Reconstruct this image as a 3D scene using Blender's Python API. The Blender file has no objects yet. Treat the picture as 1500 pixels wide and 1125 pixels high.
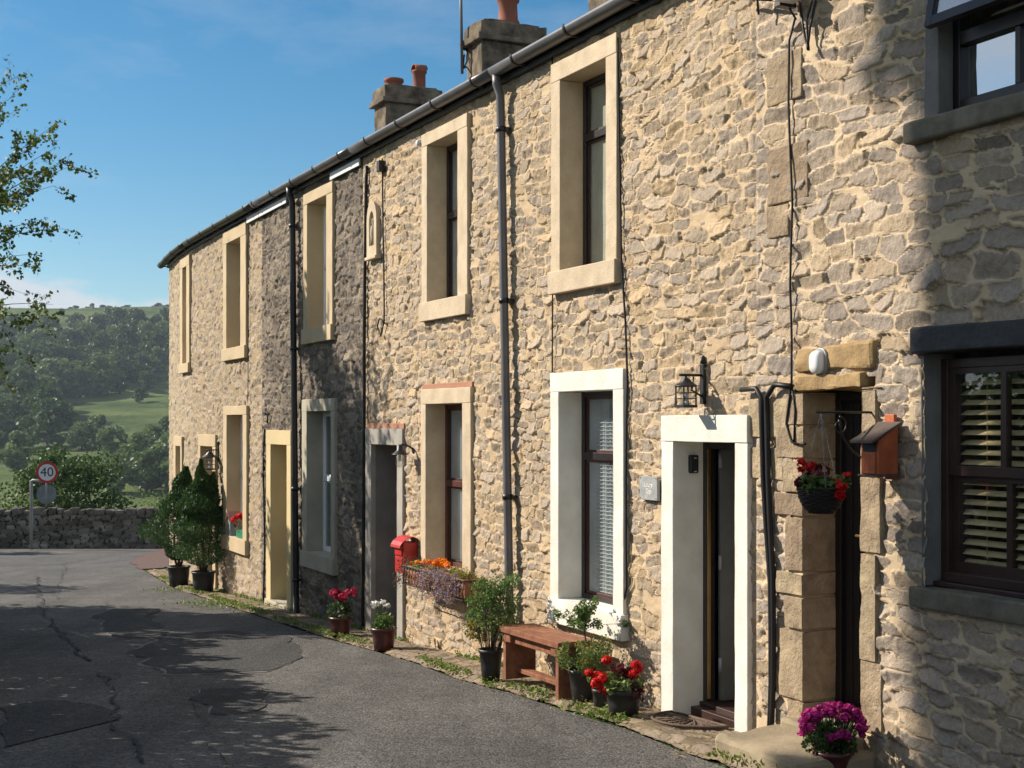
import bpy, bmesh, math, random
import numpy as np
from mathutils import Vector, Matrix
R = math.radians
scene = bpy.context.scene
COL = scene.collection
EYE = 1.55
F = 1968.0          # focal length in photo pixels (photo is 1500 wide)
# ------------------------------------------------------------------ camera
cam = bpy.data.cameras.new("camera"); cam.sensor_width = 36; cam.lens = F / 1500 * 36
cam.shift_y = 57.5 / 1500; cam.clip_start = 0.1; cam.clip_end = 6000
co = bpy.data.objects.new("camera", cam); COL.objects.link(co)
co.location = (0, 0, EYE); co.rotation_euler = (R(90), 0, 0)
scene.camera = co
# ------------------------------------------------------------------ light
SUN = Vector((-0.192, 0.0625, 0.135)).normalized()
sun = bpy.data.lights.new("sun", 'SUN'); sun.energy = 5.0; sun.angle = R(0.5); sun.color = (1.0, 0.90, 0.785)
so = bpy.data.objects.new("sun", sun); COL.objects.link(so)
so.rotation_euler = SUN.to_track_quat('Z', 'Y').to_euler(); so.location = (-30, 10, 30)
W = bpy.data.worlds.new("World"); scene.world = W; W.use_nodes = True
nt = W.node_tree; nt.nodes.clear()
def N(t, typ, **kw):
    n = t.nodes.new(typ)
    for k, v in kw.items():
        if k in n.inputs: n.inputs[k].default_value = v
        else: setattr(n, k, v)
    return n
out = N(nt, 'ShaderNodeOutputWorld'); bg = N(nt, 'ShaderNodeBackground'); bg.inputs['Strength'].default_value = 0.060
sky = N(nt, 'ShaderNodeTexSky'); sky.sky_type = 'NISHITA'; sky.sun_disc = False
sky.sun_elevation = math.asin(SUN.z); sky.sun_rotation = math.atan2(SUN.x, SUN.y)
sky.air_density = 1.0; sky.dust_density = 0.25; sky.ozone_density = 2.6; sky.altitude = 200
tc = N(nt, 'ShaderNodeTexCoord')
mp = N(nt, 'ShaderNodeMapping'); mp.inputs['Scale'].default_value = (1, 1, 3.2); mp.inputs['Location'].default_value = (0.7, 0.1, 0.35)
nz = N(nt, 'ShaderNodeTexNoise', Scale=2.6, Detail=9.0, Roughness=0.6)
rp = N(nt, 'ShaderNodeValToRGB'); rp.color_ramp.elements[0].position = 0.58; rp.color_ramp.elements[1].position = 0.80
nt.links.new(tc.outputs['Generated'], mp.inputs['Vector']); nt.links.new(mp.outputs[0], nz.inputs['Vector']); nt.links.new(nz.outputs['Fac'], rp.inputs[0])
sep = N(nt, 'ShaderNodeSeparateXYZ'); nt.links.new(tc.outputs['Generated'], sep.inputs[0])
# a low bank of cloud just over the fell, and thin wisps above it
nz2 = N(nt, 'ShaderNodeTexNoise', Scale=9.0, Detail=8.0, Roughness=0.6); mp2 = N(nt, 'ShaderNodeMapping'); mp2.inputs['Scale'].default_value = (1, 1, 3.0)
nt.links.new(tc.outputs['Generated'], mp2.inputs['Vector']); nt.links.new(mp2.outputs[0], nz2.inputs['Vector'])
def M(t, op, a, b=None, clamp=False):
    n = t.nodes.new('ShaderNodeMath'); n.operation = op; n.use_clamp = clamp
    for i, v in enumerate((a, b)):
        if v is None: continue
        if isinstance(v, (int, float)): n.inputs[i].default_value = v
        else: t.links.new(v, n.inputs[i])
    return n.outputs[0]
lvl = M(nt, 'ADD', M(nt, 'MULTIPLY', sep.outputs['X'], -0.13), 0.060)          # cloud-top elevation, higher to the left
lvl = M(nt, 'ADD', lvl, M(nt, 'MULTIPLY', M(nt, 'SUBTRACT', nz2.outputs['Fac'], 0.5), 0.075))
bank = M(nt, 'MULTIPLY', M(nt, 'SUBTRACT', lvl, sep.outputs['Z']), 95.0, True)
wisp = M(nt, 'MULTIPLY', rp.outputs[0], 0.35)
region = M(nt, 'MULTIPLY', M(nt, 'SUBTRACT', 0.62, sep.outputs['Y']), 2.4, True)      # broken cloud added out of view, left and behind, to whiten the shade
fill_cloud = M(nt, 'MULTIPLY', M(nt, 'MULTIPLY', M(nt, 'SUBTRACT', nz.outputs['Fac'], 0.40), 6.0, True), region)
fac = M(nt, 'MAXIMUM', M(nt, 'MAXIMUM', M(nt, 'MULTIPLY', bank, 0.85), wisp), M(nt, 'MULTIPLY', fill_cloud, 0.9))
mx = N(nt, 'ShaderNodeMixRGB'); mx.inputs[2].default_value = (7.4, 7.7, 8.2, 1)
nt.links.new(fac, mx.inputs[0]); shs = N(nt, 'ShaderNodeHueSaturation', Saturation=1.42, Value=1.12); shs.inputs['Hue'].default_value = 0.49; nt.links.new(sky.outputs[0], shs.inputs['Color']); nt.links.new(shs.outputs[0], mx.inputs[1]); nt.links.new(mx.outputs[0], bg.inputs['Color'])
nt.links.new(bg.outputs[0], out.inputs['Surface'])
scene.view_settings.view_transform = 'Standard'; scene.view_settings.look = 'None'
scene.view_settings.exposure = 0.68; scene.view_settings.gamma = 1
scene.cycles.max_bounces = 6; scene.cycles.transparent_max_bounces = 12
scene.cycles.use_denoising = True

# ------------------------------------------------------------------ noise
def h2(i, j, k=0):
    i = np.asarray(i, dtype=np.int64); j = np.asarray(j, dtype=np.int64)
    n = (i * 374761393 + j * 668265263 + k * 2147483647 + 12345) & 0xFFFFFFFF
    n = ((n ^ (n >> 13)) * 1274126177) & 0xFFFFFFFF
    n = (n ^ (n >> 16)); n = (n * 2246822519) & 0xFFFFFFFF; n = n ^ (n >> 15)
    return (n & 0xFFFFFF) / float(0xFFFFFF)
def vn(x, y, k=0):
    xi = np.floor(x); yi = np.floor(y); fx = x - xi; fy = y - yi
    fx = fx * fx * (3 - 2 * fx); fy = fy * fy * (3 - 2 * fy)
    xi = xi.astype(np.int64); yi = yi.astype(np.int64)
    a = h2(xi, yi, k); b = h2(xi + 1, yi, k); c = h2(xi, yi + 1, k); d = h2(xi + 1, yi + 1, k)
    return (a * (1 - fx) + b * fx) * (1 - fy) + (c * (1 - fx) + d * fx) * fy
def fbm(x, y, k=0, o=4):
    s = 0; a = 0.5
    for i in range(o):
        s = s + a * vn(x, y, k + i * 7); x = x * 2.03 + 3.1; y = y * 2.03 + 1.7; a *= 0.5
    return s / (1 - 0.5 ** o)
def sstep(a, b, x):
    t = np.clip((x - a) / (b - a), 0, 1); return t * t * (3 - 2 * t)

# ------------------------------------------------------------------ materials
def mat(name, color, rough=0.8, spec=0.3, metal=0.0, var=0.12, vscale=6.0, bump=0.0, bscale=40.0, color2=None, coat=0.0):
    m = bpy.data.materials.new(name); m.use_nodes = True; t = m.node_tree
    b = t.nodes['Principled BSDF']; b.inputs['Roughness'].default_value = rough; b.inputs['Metallic'].default_value = metal
    b.inputs['Specular IOR Level'].default_value = spec
    if coat: b.inputs['Coat Weight'].default_value = coat
    tcn = N(t, 'ShaderNodeTexCoord')
    nn = N(t, 'ShaderNodeTexNoise', Scale=vscale, Detail=6.0, Roughness=0.6); t.links.new(tcn.outputs['Object'], nn.inputs['Vector'])
    c2 = color2 if color2 else tuple(c * (1 - var * 2) for c in color)
    r = N(t, 'ShaderNodeValToRGB'); r.color_ramp.elements[0].position = 0.32; r.color_ramp.elements[1].position = 0.68
    r.color_ramp.elements[0].color = (*c2, 1)
    r.color_ramp.elements[1].color = (*(tuple(min(1, c * (1 + var)) for c in color) if not color2 else color), 1)
    t.links.new(nn.outputs['Fac'], r.inputs[0]); t.links.new(r.outputs[0], b.inputs['Base Color'])
    if bump:
        n2 = N(t, 'ShaderNodeTexNoise', Scale=bscale, Detail=5.0, Roughness=0.65); t.links.new(tcn.outputs['Object'], n2.inputs['Vector'])
        bp = N(t, 'ShaderNodeBump', Strength=0.6, Distance=bump); t.links.new(n2.outputs['Fac'], bp.inputs['Height']); t.links.new(bp.outputs[0], b.inputs['Normal'])
    return m
def leafmat(name, cols, trans=0.35, rough=0.55):
    m = bpy.data.materials.new(name); m.use_nodes = True; t = m.node_tree; t.nodes.clear()
    o = N(t, 'ShaderNodeOutputMaterial'); g = N(t, 'ShaderNodeNewGeometry')
    r = N(t, 'ShaderNodeValToRGB'); cr = r.color_ramp; n = len(cols)
    for i, c in enumerate(cols):
        e = cr.elements[i] if i < 2 else cr.elements.new(0.5)
        e.position = i / max(1, n - 1)
    for i, c in enumerate(cols): cr.elements[i].position = i / max(1, n - 1)
    for i, c in enumerate(cols): cr.elements[i].color = (*c, 1)
    t.links.new(g.outputs['Random Per Island'], r.inputs[0])
    p = N(t, 'ShaderNodeBsdfPrincipled'); p.inputs['Roughness'].default_value = rough; p.inputs['Specular IOR Level'].default_value = 0.35
    tr = N(t, 'ShaderNodeBsdfTranslucent'); ms = N(t, 'ShaderNodeMixShader'); ms.inputs[0].default_value = trans
    t.links.new(r.outputs[0], p.inputs['Base Color']); t.links.new(r.outputs[0], tr.inputs['Color'])
    t.links.new(p.outputs[0], ms.inputs[1]); t.links.new(tr.outputs[0], ms.inputs[2]); t.links.new(ms.outputs[0], o.inputs['Surface'])
    return m
def stonemat(name, mortar, mortar2, stones, bump=0.010, mottled=0.0, mottlecol=(0.05, 0.045, 0.04)):
    """colours from the masonry relief: R = stone mask, G/B = two random numbers per stone"""
    m = bpy.data.materials.new(name); m.use_nodes = True; t = m.node_tree
    b = t.nodes['Principled BSDF']; b.inputs['Roughness'].default_value = 0.93; b.inputs['Specular IOR Level'].default_value = 0.15
    a = N(t, 'ShaderNodeVertexColor'); a.layer_name = 'stone'
    s = N(t, 'ShaderNodeSeparateColor'); t.links.new(a.outputs[0], s.inputs[0])
    tcn = N(t, 'ShaderNodeTexCoord')
    n1 = N(t, 'ShaderNodeTexNoise', Scale=3.0, Detail=7.0, Roughness=0.65); t.links.new(tcn.outputs['Object'], n1.inputs['Vector'])
    r1 = N(t, 'ShaderNodeValToRGB'); r1.color_ramp.elements[0].position = 0.35; r1.color_ramp.elements[1].position = 0.65
    r1.color_ramp.elements[0].color = (*mortar2, 1); r1.color_ramp.elements[1].color = (*mortar, 1); t.links.new(n1.outputs['Fac'], r1.inputs[0])
    r2 = N(t, 'ShaderNodeValToRGB'); r2.color_ramp.interpolation = 'LINEAR'; cr = r2.color_ramp; n = len(stones)
    for i in range(2, n): cr.elements.new(0.5)
    for i in range(n): cr.elements[i].position = i / (n - 1)
    for i in range(n): cr.elements[i].color = (*stones[i], 1)
    t.links.new(s.outputs[1], r2.inputs[0])
    n2 = N(t, 'ShaderNodeTexNoise', Scale=34.0, Detail=8.0, Roughness=0.7); t.links.new(tcn.outputs['Object'], n2.inputs['Vector'])
    hv = N(t, 'ShaderNodeHueSaturation'); t.links.new(r2.outputs[0], hv.inputs['Color'])
    v = M(t, 'ADD', M(t, 'MULTIPLY', n2.outputs['Fac'], 1.15), 0.45); v = M(t, 'MULTIPLY', v, M(t, 'ADD', M(t, 'MULTIPLY', s.outputs[2], 0.5), 0.75)); t.links.new(v, hv.inputs['Value'])
    # ragged edge between pointing and stone
    ed = M(t, 'ADD', s.outputs[0], M(t, 'MULTIPLY', M(t, 'SUBTRACT', n2.outputs['Fac'], 0.5), 1.1))
    rr = N(t, 'ShaderNodeValToRGB'); rr.color_ramp.elements[0].position = 0.42; rr.color_ramp.elements[1].position = 0.60; t.links.new(ed, rr.inputs[0])
    mxx = N(t, 'ShaderNodeMixRGB'); t.links.new(rr.outputs[0], mxx.inputs[0]); t.links.new(r1.outputs[0], mxx.inputs[1]); t.links.new(hv.outputs[0], mxx.inputs[2])
    last = mxx.outputs[0]
    if mottled:  # random dark patches blended over stone and pointing
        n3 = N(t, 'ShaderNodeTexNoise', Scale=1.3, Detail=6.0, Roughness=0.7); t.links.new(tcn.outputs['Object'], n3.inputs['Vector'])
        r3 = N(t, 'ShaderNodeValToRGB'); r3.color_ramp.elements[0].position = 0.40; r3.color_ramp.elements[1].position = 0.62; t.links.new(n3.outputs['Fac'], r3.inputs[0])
        mq = N(t, 'ShaderNodeMixRGB'); mq.inputs[2].default_value = (*mottlecol, 1)
        t.links.new(M(t, 'MULTIPLY', r3.outputs[0], mottled), mq.inputs[0]); t.links.new(last, mq.inputs[1]); last = mq.outputs[0]
    t.links.new(last, b.inputs['Base Color'])
    n4 = N(t, 'ShaderNodeTexNoise', Scale=120.0, Detail=4.0, Roughness=0.6); t.links.new(tcn.outputs['Object'], n4.inputs['Vector'])
    hh = M(t, 'ADD', M(t, 'MULTIPLY', n2.outputs['Fac'], M(t, 'ADD', M(t, 'MULTIPLY', s.outputs[0], 1.3), 0.35)), M(t, 'MULTIPLY', n4.outputs['Fac'], 0.18))
    bp = N(t, 'ShaderNodeBump', Strength=0.9, Distance=bump); t.links.new(hh, bp.inputs['Height']); t.links.new(bp.outputs[0], b.inputs['Normal'])
    return m
def glassmat(name, tint=(0.97, 0.98, 0.97), refl=0.0):
    m = bpy.data.materials.new(name); m.use_nodes = True; t = m.node_tree; t.nodes.clear()
    o = N(t, 'ShaderNodeOutputMaterial'); g = N(t, 'ShaderNodeBsdfGlossy'); g.inputs['Roughness'].default_value = 0.015; g.inputs['Color'].default_value = (0.9, 0.93, 0.95, 1)
    tr = N(t, 'ShaderNodeBsdfTransparent'); tr.inputs['Color'].default_value = (*tint, 1)
    fr = N(t, 'ShaderNodeFresnel', IOR=1.5); gb = N(t, 'ShaderNodeNewGeometry'); t.links.new(M(t, 'SUBTRACT', 1.5, M(t, 'MULTIPLY', gb.outputs['Backfacing'], 0.8333)), fr.inputs['IOR']); ms = N(t, 'ShaderNodeMixShader')
    f = M(t, 'ADD', M(t, 'MULTIPLY', fr.outputs[0], 1.5), refl, True)
    t.links.new(f, ms.inputs[0]); t.links.new(tr.outputs[0], ms.inputs[1]); t.links.new(g.outputs[0], ms.inputs[2]); t.links.new(ms.outputs[0], o.inputs['Surface'])
    return m
MT = {}
BUFF = (0.52, 0.37, 0.20); BUFF2 = (0.40, 0.28, 0.155)
ST = [(0.20, 0.16, 0.12), (0.40, 0.325, 0.235), (0.31, 0.26, 0.205), (0.44, 0.33, 0.20), (0.36, 0.30, 0.235), (0.43, 0.34, 0.23), (0.27, 0.22, 0.165)]
MT['wall1'] = stonemat('rubble_pale', (0.57, 0.45, 0.30), (0.48, 0.37, 0.24), [(0.17, 0.142, 0.115), (0.38, 0.31, 0.24), (0.27, 0.23, 0.19), (0.42, 0.325, 0.215), (0.33, 0.28, 0.23), (0.42, 0.345, 0.26), (0.23, 0.195, 0.16)])
MT['wall2'] = stonemat('rubble_buff', (0.565, 0.435, 0.28), (0.46, 0.345, 0.215), ST)
MT['wall3'] = stonemat('rubble_buff_grey', (0.55, 0.42, 0.27), (0.44, 0.33, 0.205), ST)
MT['wall4'] = stonemat('rubble_dark', (0.34, 0.275, 0.19), (0.20, 0.16, 0.115), [(0.09, 0.08, 0.07), (0.24, 0.20, 0.165), (0.15, 0.13, 0.11), (0.30, 0.25, 0.19), (0.18, 0.155, 0.13)], mottled=0.5)
MT['wall5'] = stonemat('rubble_rendered', (0.42, 0.33, 0.205), (0.34, 0.26, 0.16), [(0.26, 0.21, 0.155), (0.38, 0.305, 0.225), (0.31, 0.255, 0.195), (0.38, 0.31, 0.225)])
MT['wall6'] = stonemat('rubble_smooth', (0.43, 0.345, 0.22), (0.36, 0.28, 0.175), [(0.27, 0.225, 0.17), (0.37, 0.31, 0.235), (0.32, 0.265, 0.20)])
MT['drystone'] = stonemat('drystone', (0.05, 0.045, 0.04), (0.04, 0.036, 0.032), [(0.06, 0.055, 0.05), (0.16, 0.145, 0.125), (0.09, 0.08, 0.07), (0.26, 0.24, 0.21), (0.12, 0.105, 0.09)])
MT['setts'] = stonemat('setts', (0.12, 0.095, 0.065), (0.17, 0.135, 0.08), [(0.15, 0.12, 0.09), (0.27, 0.21, 0.14), (0.20, 0.16, 0.12), (0.30, 0.24, 0.17)], bump=0.008)
MT['chim'] = mat('chimney_stone', (0.26, 0.21, 0.15), 0.95, 0.1, var=0.2, vscale=5.0, bump=0.03, bscale=16, color2=(0.06, 0.05, 0.04))
MT['coping'] = mat('coping_stone', (0.20, 0.185, 0.165), 0.95, 0.1, vscale=3.0, bump=0.03, bscale=12, color2=(0.08, 0.075, 0.065))
MT['cream'] = mat('cream_paint', (0.60, 0.49, 0.34), 0.75, 0.25, var=0.05, vscale=6, bump=0.008, bscale=45, color2=(0.46, 0.37, 0.25))
MT['cream2'] = mat('ochre_paint', (0.54, 0.43, 0.27), 0.75, 0.25, vscale=2.5, bump=0.003, bscale=60, color2=(0.46, 0.36, 0.22))
MT['yellow'] = mat('yellow_paint', (0.60, 0.49, 0.27), 0.7, 0.25, vscale=2.0, bump=0.002, bscale=60, color2=(0.54, 0.43, 0.23))
MT['white'] = mat('white_paint', (0.74, 0.72, 0.65), 0.7, 0.25, vscale=5.0, bump=0.006, bscale=40, color2=(0.62, 0.59, 0.51))
MT['palestone'] = mat('pale_stone', (0.46, 0.42, 0.32), 0.85, 0.2, vscale=3.0, bump=0.006, bscale=40, color2=(0.34, 0.31, 0.235))
MT['greystone'] = mat('grey_stone', (0.40, 0.37, 0.31), 0.85, 0.2, vscale=3.0, bump=0.006, bscale=40, color2=(0.27, 0.25, 0.22))
MT['greyrev'] = mat('grey_reveal', (0.20, 0.185, 0.17), 0.85, 0.2, vscale=3.0, bump=0.004, bscale=40)
MT['darklintel'] = mat('dark_lintel_paint', (0.038, 0.037, 0.038), 0.6, 0.4, vscale=5.0, bump=0.02, bscale=12)
MT['greyrender'] = mat('grey_render', (0.20, 0.192, 0.18), 0.9, 0.2, vscale=5.0, bump=0.012, bscale=25)
MT['sillstone'] = mat('sill_stone', (0.22, 0.195, 0.145), 0.9, 0.2, vscale=7.0, bump=0.01, bscale=40, color2=(0.11, 0.10, 0.078))
MT['quoin'] = mat('quoin_stone', (0.42, 0.325, 0.21), 0.93, 0.15, vscale=9.0, bump=0.03, bscale=30, color2=(0.24, 0.185, 0.125))
MT['pointing'] = mat('lime_pointing', (0.55, 0.43, 0.28), 0.95, 0.1, vscale=8, bump=0.01)
def vary(m, amt=.35, hue=.02):
    t = m.node_tree; b = t.nodes['Principled BSDF']; src = b.inputs['Base Color'].links[0].from_socket; g = N(t, 'ShaderNodeNewGeometry'); h = N(t, 'ShaderNodeHueSaturation')
    t.links.new(src, h.inputs['Color']); t.links.new(M(t, 'ADD', M(t, 'MULTIPLY', g.outputs['Random Per Island'], amt), 1 - amt * .6), h.inputs['Value']); t.links.new(M(t, 'ADD', M(t, 'MULTIPLY', g.outputs['Random Per Island'], hue), .5 - hue * .5), h.inputs['Hue']); t.links.new(h.outputs[0], b.inputs['Base Color'])
vary(MT['quoin'])
MT['lintelrough'] = mat('lintel_rough', (0.42, 0.29, 0.14), 0.93, 0.15, vscale=5.0, bump=0.02, bscale=22, color2=(0.26, 0.18, 0.095))
MT['red_edge'] = mat('terracotta_edge', (0.42, 0.20, 0.12), 0.85, 0.2, vscale=8, color2=(0.34, 0.19, 0.13))
MT['wframe'] = mat('dark_brown_frame', (0.045, 0.022, 0.017), 0.4, 0.5, vscale=8.0)
MT['bframe'] = mat('black_brown_frame', (0.016, 0.012, 0.012), 0.35, 0.5, vscale=8.0)
MT['redframe'] = mat('mahogany_frame', (0.085, 0.026, 0.02), 0.4, 0.5, vscale=8.0)
MT['upvc'] = mat('white_upvc', (0.78, 0.78, 0.78), 0.35, 0.5, var=0.03)
MT['gutter'] = mat('gutter_black', (0.085, 0.088, 0.095), 0.38, 0.5, vscale=5, color2=(0.14, 0.14, 0.145))
MT['guttergreen'] = mat('gutter_mossy', (0.05, 0.06, 0.045), 0.6, 0.4, vscale=5, color2=(0.025, 0.04, 0.03))
MT['pipe'] = mat('pipe_grey', (0.13, 0.125, 0.13), 0.45, 0.5, vscale=4)
MT['black'] = mat('black_metal', (0.014, 0.014, 0.015), 0.45, 0.5, vscale=8)
MT['blackplastic'] = mat('black_plastic', (0.018, 0.018, 0.02), 0.5, 0.4, vscale=12, color2=(0.03, 0.029, 0.028))
MT['cable'] = mat('cable_black', (0.015, 0.014, 0.014), 0.5, 0.3)
MT['slate'] = mat('roof_slate', (0.10, 0.10, 0.11), 0.7, 0.3, vscale=3, bump=0.02, bscale=8)
MT['whitefascia'] = mat('white_fascia', (0.75, 0.75, 0.75), 0.5, 0.3, var=0.04)
MT['dark'] = mat('dark_room', (0.03, 0.028, 0.025), 0.95, 0.1)
MT['door_dark'] = mat('charcoal_door', (0.13, 0.13, 0.12), 0.45, 0.4, vscale=5)
MT['door_black'] = mat('black_door', (0.010, 0.009, 0.009), 0.4, 0.5)
MT['door_brown'] = mat('brown_door', (0.14, 0.065, 0.05), 0.5, 0.4, vscale=5)
MT['brass'] = mat('brass', (0.55, 0.36, 0.14), 0.3, 0.5, metal=0.9)
MT['glass'] = glassmat('window_glass')
MT['glass2'] = glassmat('window_glass_bright', (0.6, 0.65, 0.66), 0.12)
MT['lampglass'] = glassmat('lamp_glass', (0.9, 0.9, 0.88), 0.02)
MT['curtain'] = mat('pale_curtain', (0.46, 0.50, 0.52), 0.9, 0.1, vscale=4)
MT['roller'] = mat('sage_blind', (0.50, 0.50, 0.42), 0.9, 0.1, vscale=3)
MT['slat'] = mat('wood_slat', (0.75, 0.60, 0.34), 0.6, 0.3, vscale=6)
MT['redlead'] = mat('red_paint', (0.45, 0.02, 0.016), 0.4, 0.5, vscale=6)
MT['terracotta'] = mat('terracotta', (0.40, 0.17, 0.09), 0.75, 0.3, vscale=6, bump=0.002)
MT['potred'] = mat('chimney_pot', (0.30, 0.11, 0.07), 0.8, 0.2, vscale=4, color2=(0.20, 0.08, 0.055))
MT['maroon'] = mat('maroon_glaze', (0.085, 0.022, 0.02), 0.35, 0.5, vscale=6)
MT['soil'] = mat('soil', (0.03, 0.02, 0.014), 0.95, 0.1, vscale=30, bump=0.01)
MT['benchwood'] = mat('bench_wood', (0.31, 0.13, 0.065), 0.65, 0.3, vscale=14, bump=0.004, bscale=60, color2=(0.14, 0.055, 0.03))
MT['boxwood'] = mat('red_cedar', (0.50, 0.13, 0.045), 0.5, 0.4, vscale=12, bump=0.002, color2=(0.32, 0.075, 0.03))
MT['boxroof'] = mat('weathered_board', (0.11, 0.085, 0.07), 0.8, 0.2, vscale=12)
MT['wicker'] = mat('dark_wicker', (0.022, 0.016, 0.013), 0.7, 0.3, vscale=30)
MT['bark'] = mat('bark', (0.10, 0.08, 0.06), 0.9, 0.1, vscale=8, bump=0.02, bscale=12)
MT['birchbark'] = mat('birch_bark', (0.35, 0.32, 0.28), 0.8, 0.1, vscale=6, color2=(0.08, 0.07, 0.06))
MT['stem'] = mat('green_stem', (0.06, 0.09, 0.03), 0.7, 0.2)
MT['signred'] = mat('sign_red', (0.42, 0.02, 0.03), 0.5, 0.4, var=0.05)
MT['signwhite'] = mat('sign_white', (0.62, 0.65, 0.68), 0.5, 0.4, vscale=20, var=0.05)
MT['signblack'] = mat('sign_black', (0.012, 0.012, 0.012), 0.5, 0.4)
MT['signgrey'] = mat('sign_grey', (0.20, 0.24, 0.27), 0.6, 0.4)
MT['galv'] = mat('galvanised', (0.30, 0.32, 0.33), 0.5, 0.5, metal=0.3)
MT['slateplate'] = mat('slate_plaque', (0.33, 0.34, 0.33), 0.6, 0.3, vscale=20)
MT['etch'] = mat('etched_letter', (0.8, 0.78, 0.72), 0.7, 0.2)
MT['mat'] = mat('rubber_mat', (0.12, 0.085, 0.062), 0.8, 0.2, vscale=30, bump=0.004)
MT['stepstone'] = mat('step_stone', (0.36, 0.29, 0.19), 0.92, 0.15, vscale=4, bump=0.01, bscale=25, color2=(0.23, 0.19, 0.13))
MT['greenbox'] = mat('green_plastic', (0.02, 0.20, 0.11), 0.5, 0.4)
MT['patch'] = None
MT['birchleaf'] = leafmat('birch_leaf', [(0.045, 0.09, 0.015), (0.10, 0.17, 0.03), (0.07, 0.12, 0.022), (0.20, 0.17, 0.04)])
MT['leafdark'] = leafmat('leaf_dark', [(0.025, 0.055, 0.015), (0.05, 0.095, 0.022), (0.035, 0.07, 0.018)])
MT['leafmid'] = leafmat('leaf_mid', [(0.055, 0.115, 0.025), (0.13, 0.22, 0.045), (0.085, 0.165, 0.035), (0.19, 0.27, 0.08)])
MT['leafshrub'] = leafmat('leaf_shrub', [(0.09, 0.16, 0.04), (0.18, 0.26, 0.07), (0.28, 0.31, 0.10), (0.13, 0.21, 0.07)])
MT['leafyellow'] = leafmat('leaf_yellow', [(0.30, 0.27, 0.05), (0.16, 0.21, 0.05), (0.42, 0.22, 0.04), (0.22, 0.26, 0.06)])
MT['conifer'] = leafmat('conifer_leaf', [(0.025, 0.065, 0.018), (0.055, 0.125, 0.03), (0.038, 0.09, 0.024)], 0.2)
MT['hillleaf'] = leafmat('hill_leaf', [(0.035, 0.075, 0.022), (0.085, 0.14, 0.035), (0.055, 0.10, 0.028)], 0.3)
MT['hillleaf2'] = leafmat('hill_leaf_pale', [(0.09, 0.14, 0.045), (0.15, 0.21, 0.07), (0.12, 0.17, 0.055)], 0.3)
MT['redflower'] = leafmat('red_petal', [(0.60, 0.008, 0.008), (0.75, 0.02, 0.012), (0.45, 0.006, 0.01)], 0.3)
MT['pinkflower'] = leafmat('pink_petal', [(0.50, 0.015, 0.06), (0.62, 0.05, 0.12), (0.40, 0.01, 0.04)], 0.3)
MT['magflower'] = leafmat('magenta_petal', [(0.42, 0.008, 0.17), (0.58, 0.03, 0.27), (0.30, 0.006, 0.12)], 0.3)
MT['orangeflower'] = leafmat('orange_petal', [(0.85, 0.20, 0.006), (0.95, 0.32, 0.01), (0.70, 0.12, 0.005)], 0.3)
MT['whiteflower'] = leafmat('white_petal', [(0.75, 0.75, 0.68), (0.8, 0.8, 0.76)], 0.3)
MT['palepink'] = leafmat('pale_pink_petal', [(0.65, 0.20, 0.25), (0.5, 0.05, 0.10), (0.7, 0.3, 0.33)], 0.3)
MT['burgundy'] = leafmat('burgundy_leaf', [(0.06, 0.008, 0.012), (0.14, 0.015, 0.02)], 0.3)
MT['lilac'] = leafmat('lobelia_petal', [(0.22, 0.20, 0.45), (0.40, 0.36, 0.5), (0.35, 0.22, 0.16), (0.30, 0.16, 0.08), (0.25, 0.2, 0.08)], 0.3)
MT['litter'] = leafmat('litter_leaf', [(0.30, 0.22, 0.08), (0.18, 0.12, 0.05), (0.38, 0.30, 0.12), (0.12, 0.08, 0.04)], 0.1, 0.9)
MT['weed'] = leafmat('weed_leaf', [(0.10, 0.17, 0.03), (0.20, 0.27, 0.05), (0.14, 0.20, 0.04)], 0.3)
MT['grass'] = leafmat('grass_blade', [(0.05, 0.09, 0.02), (0.13, 0.15, 0.04), (0.20, 0.19, 0.08)], 0.3)

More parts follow.
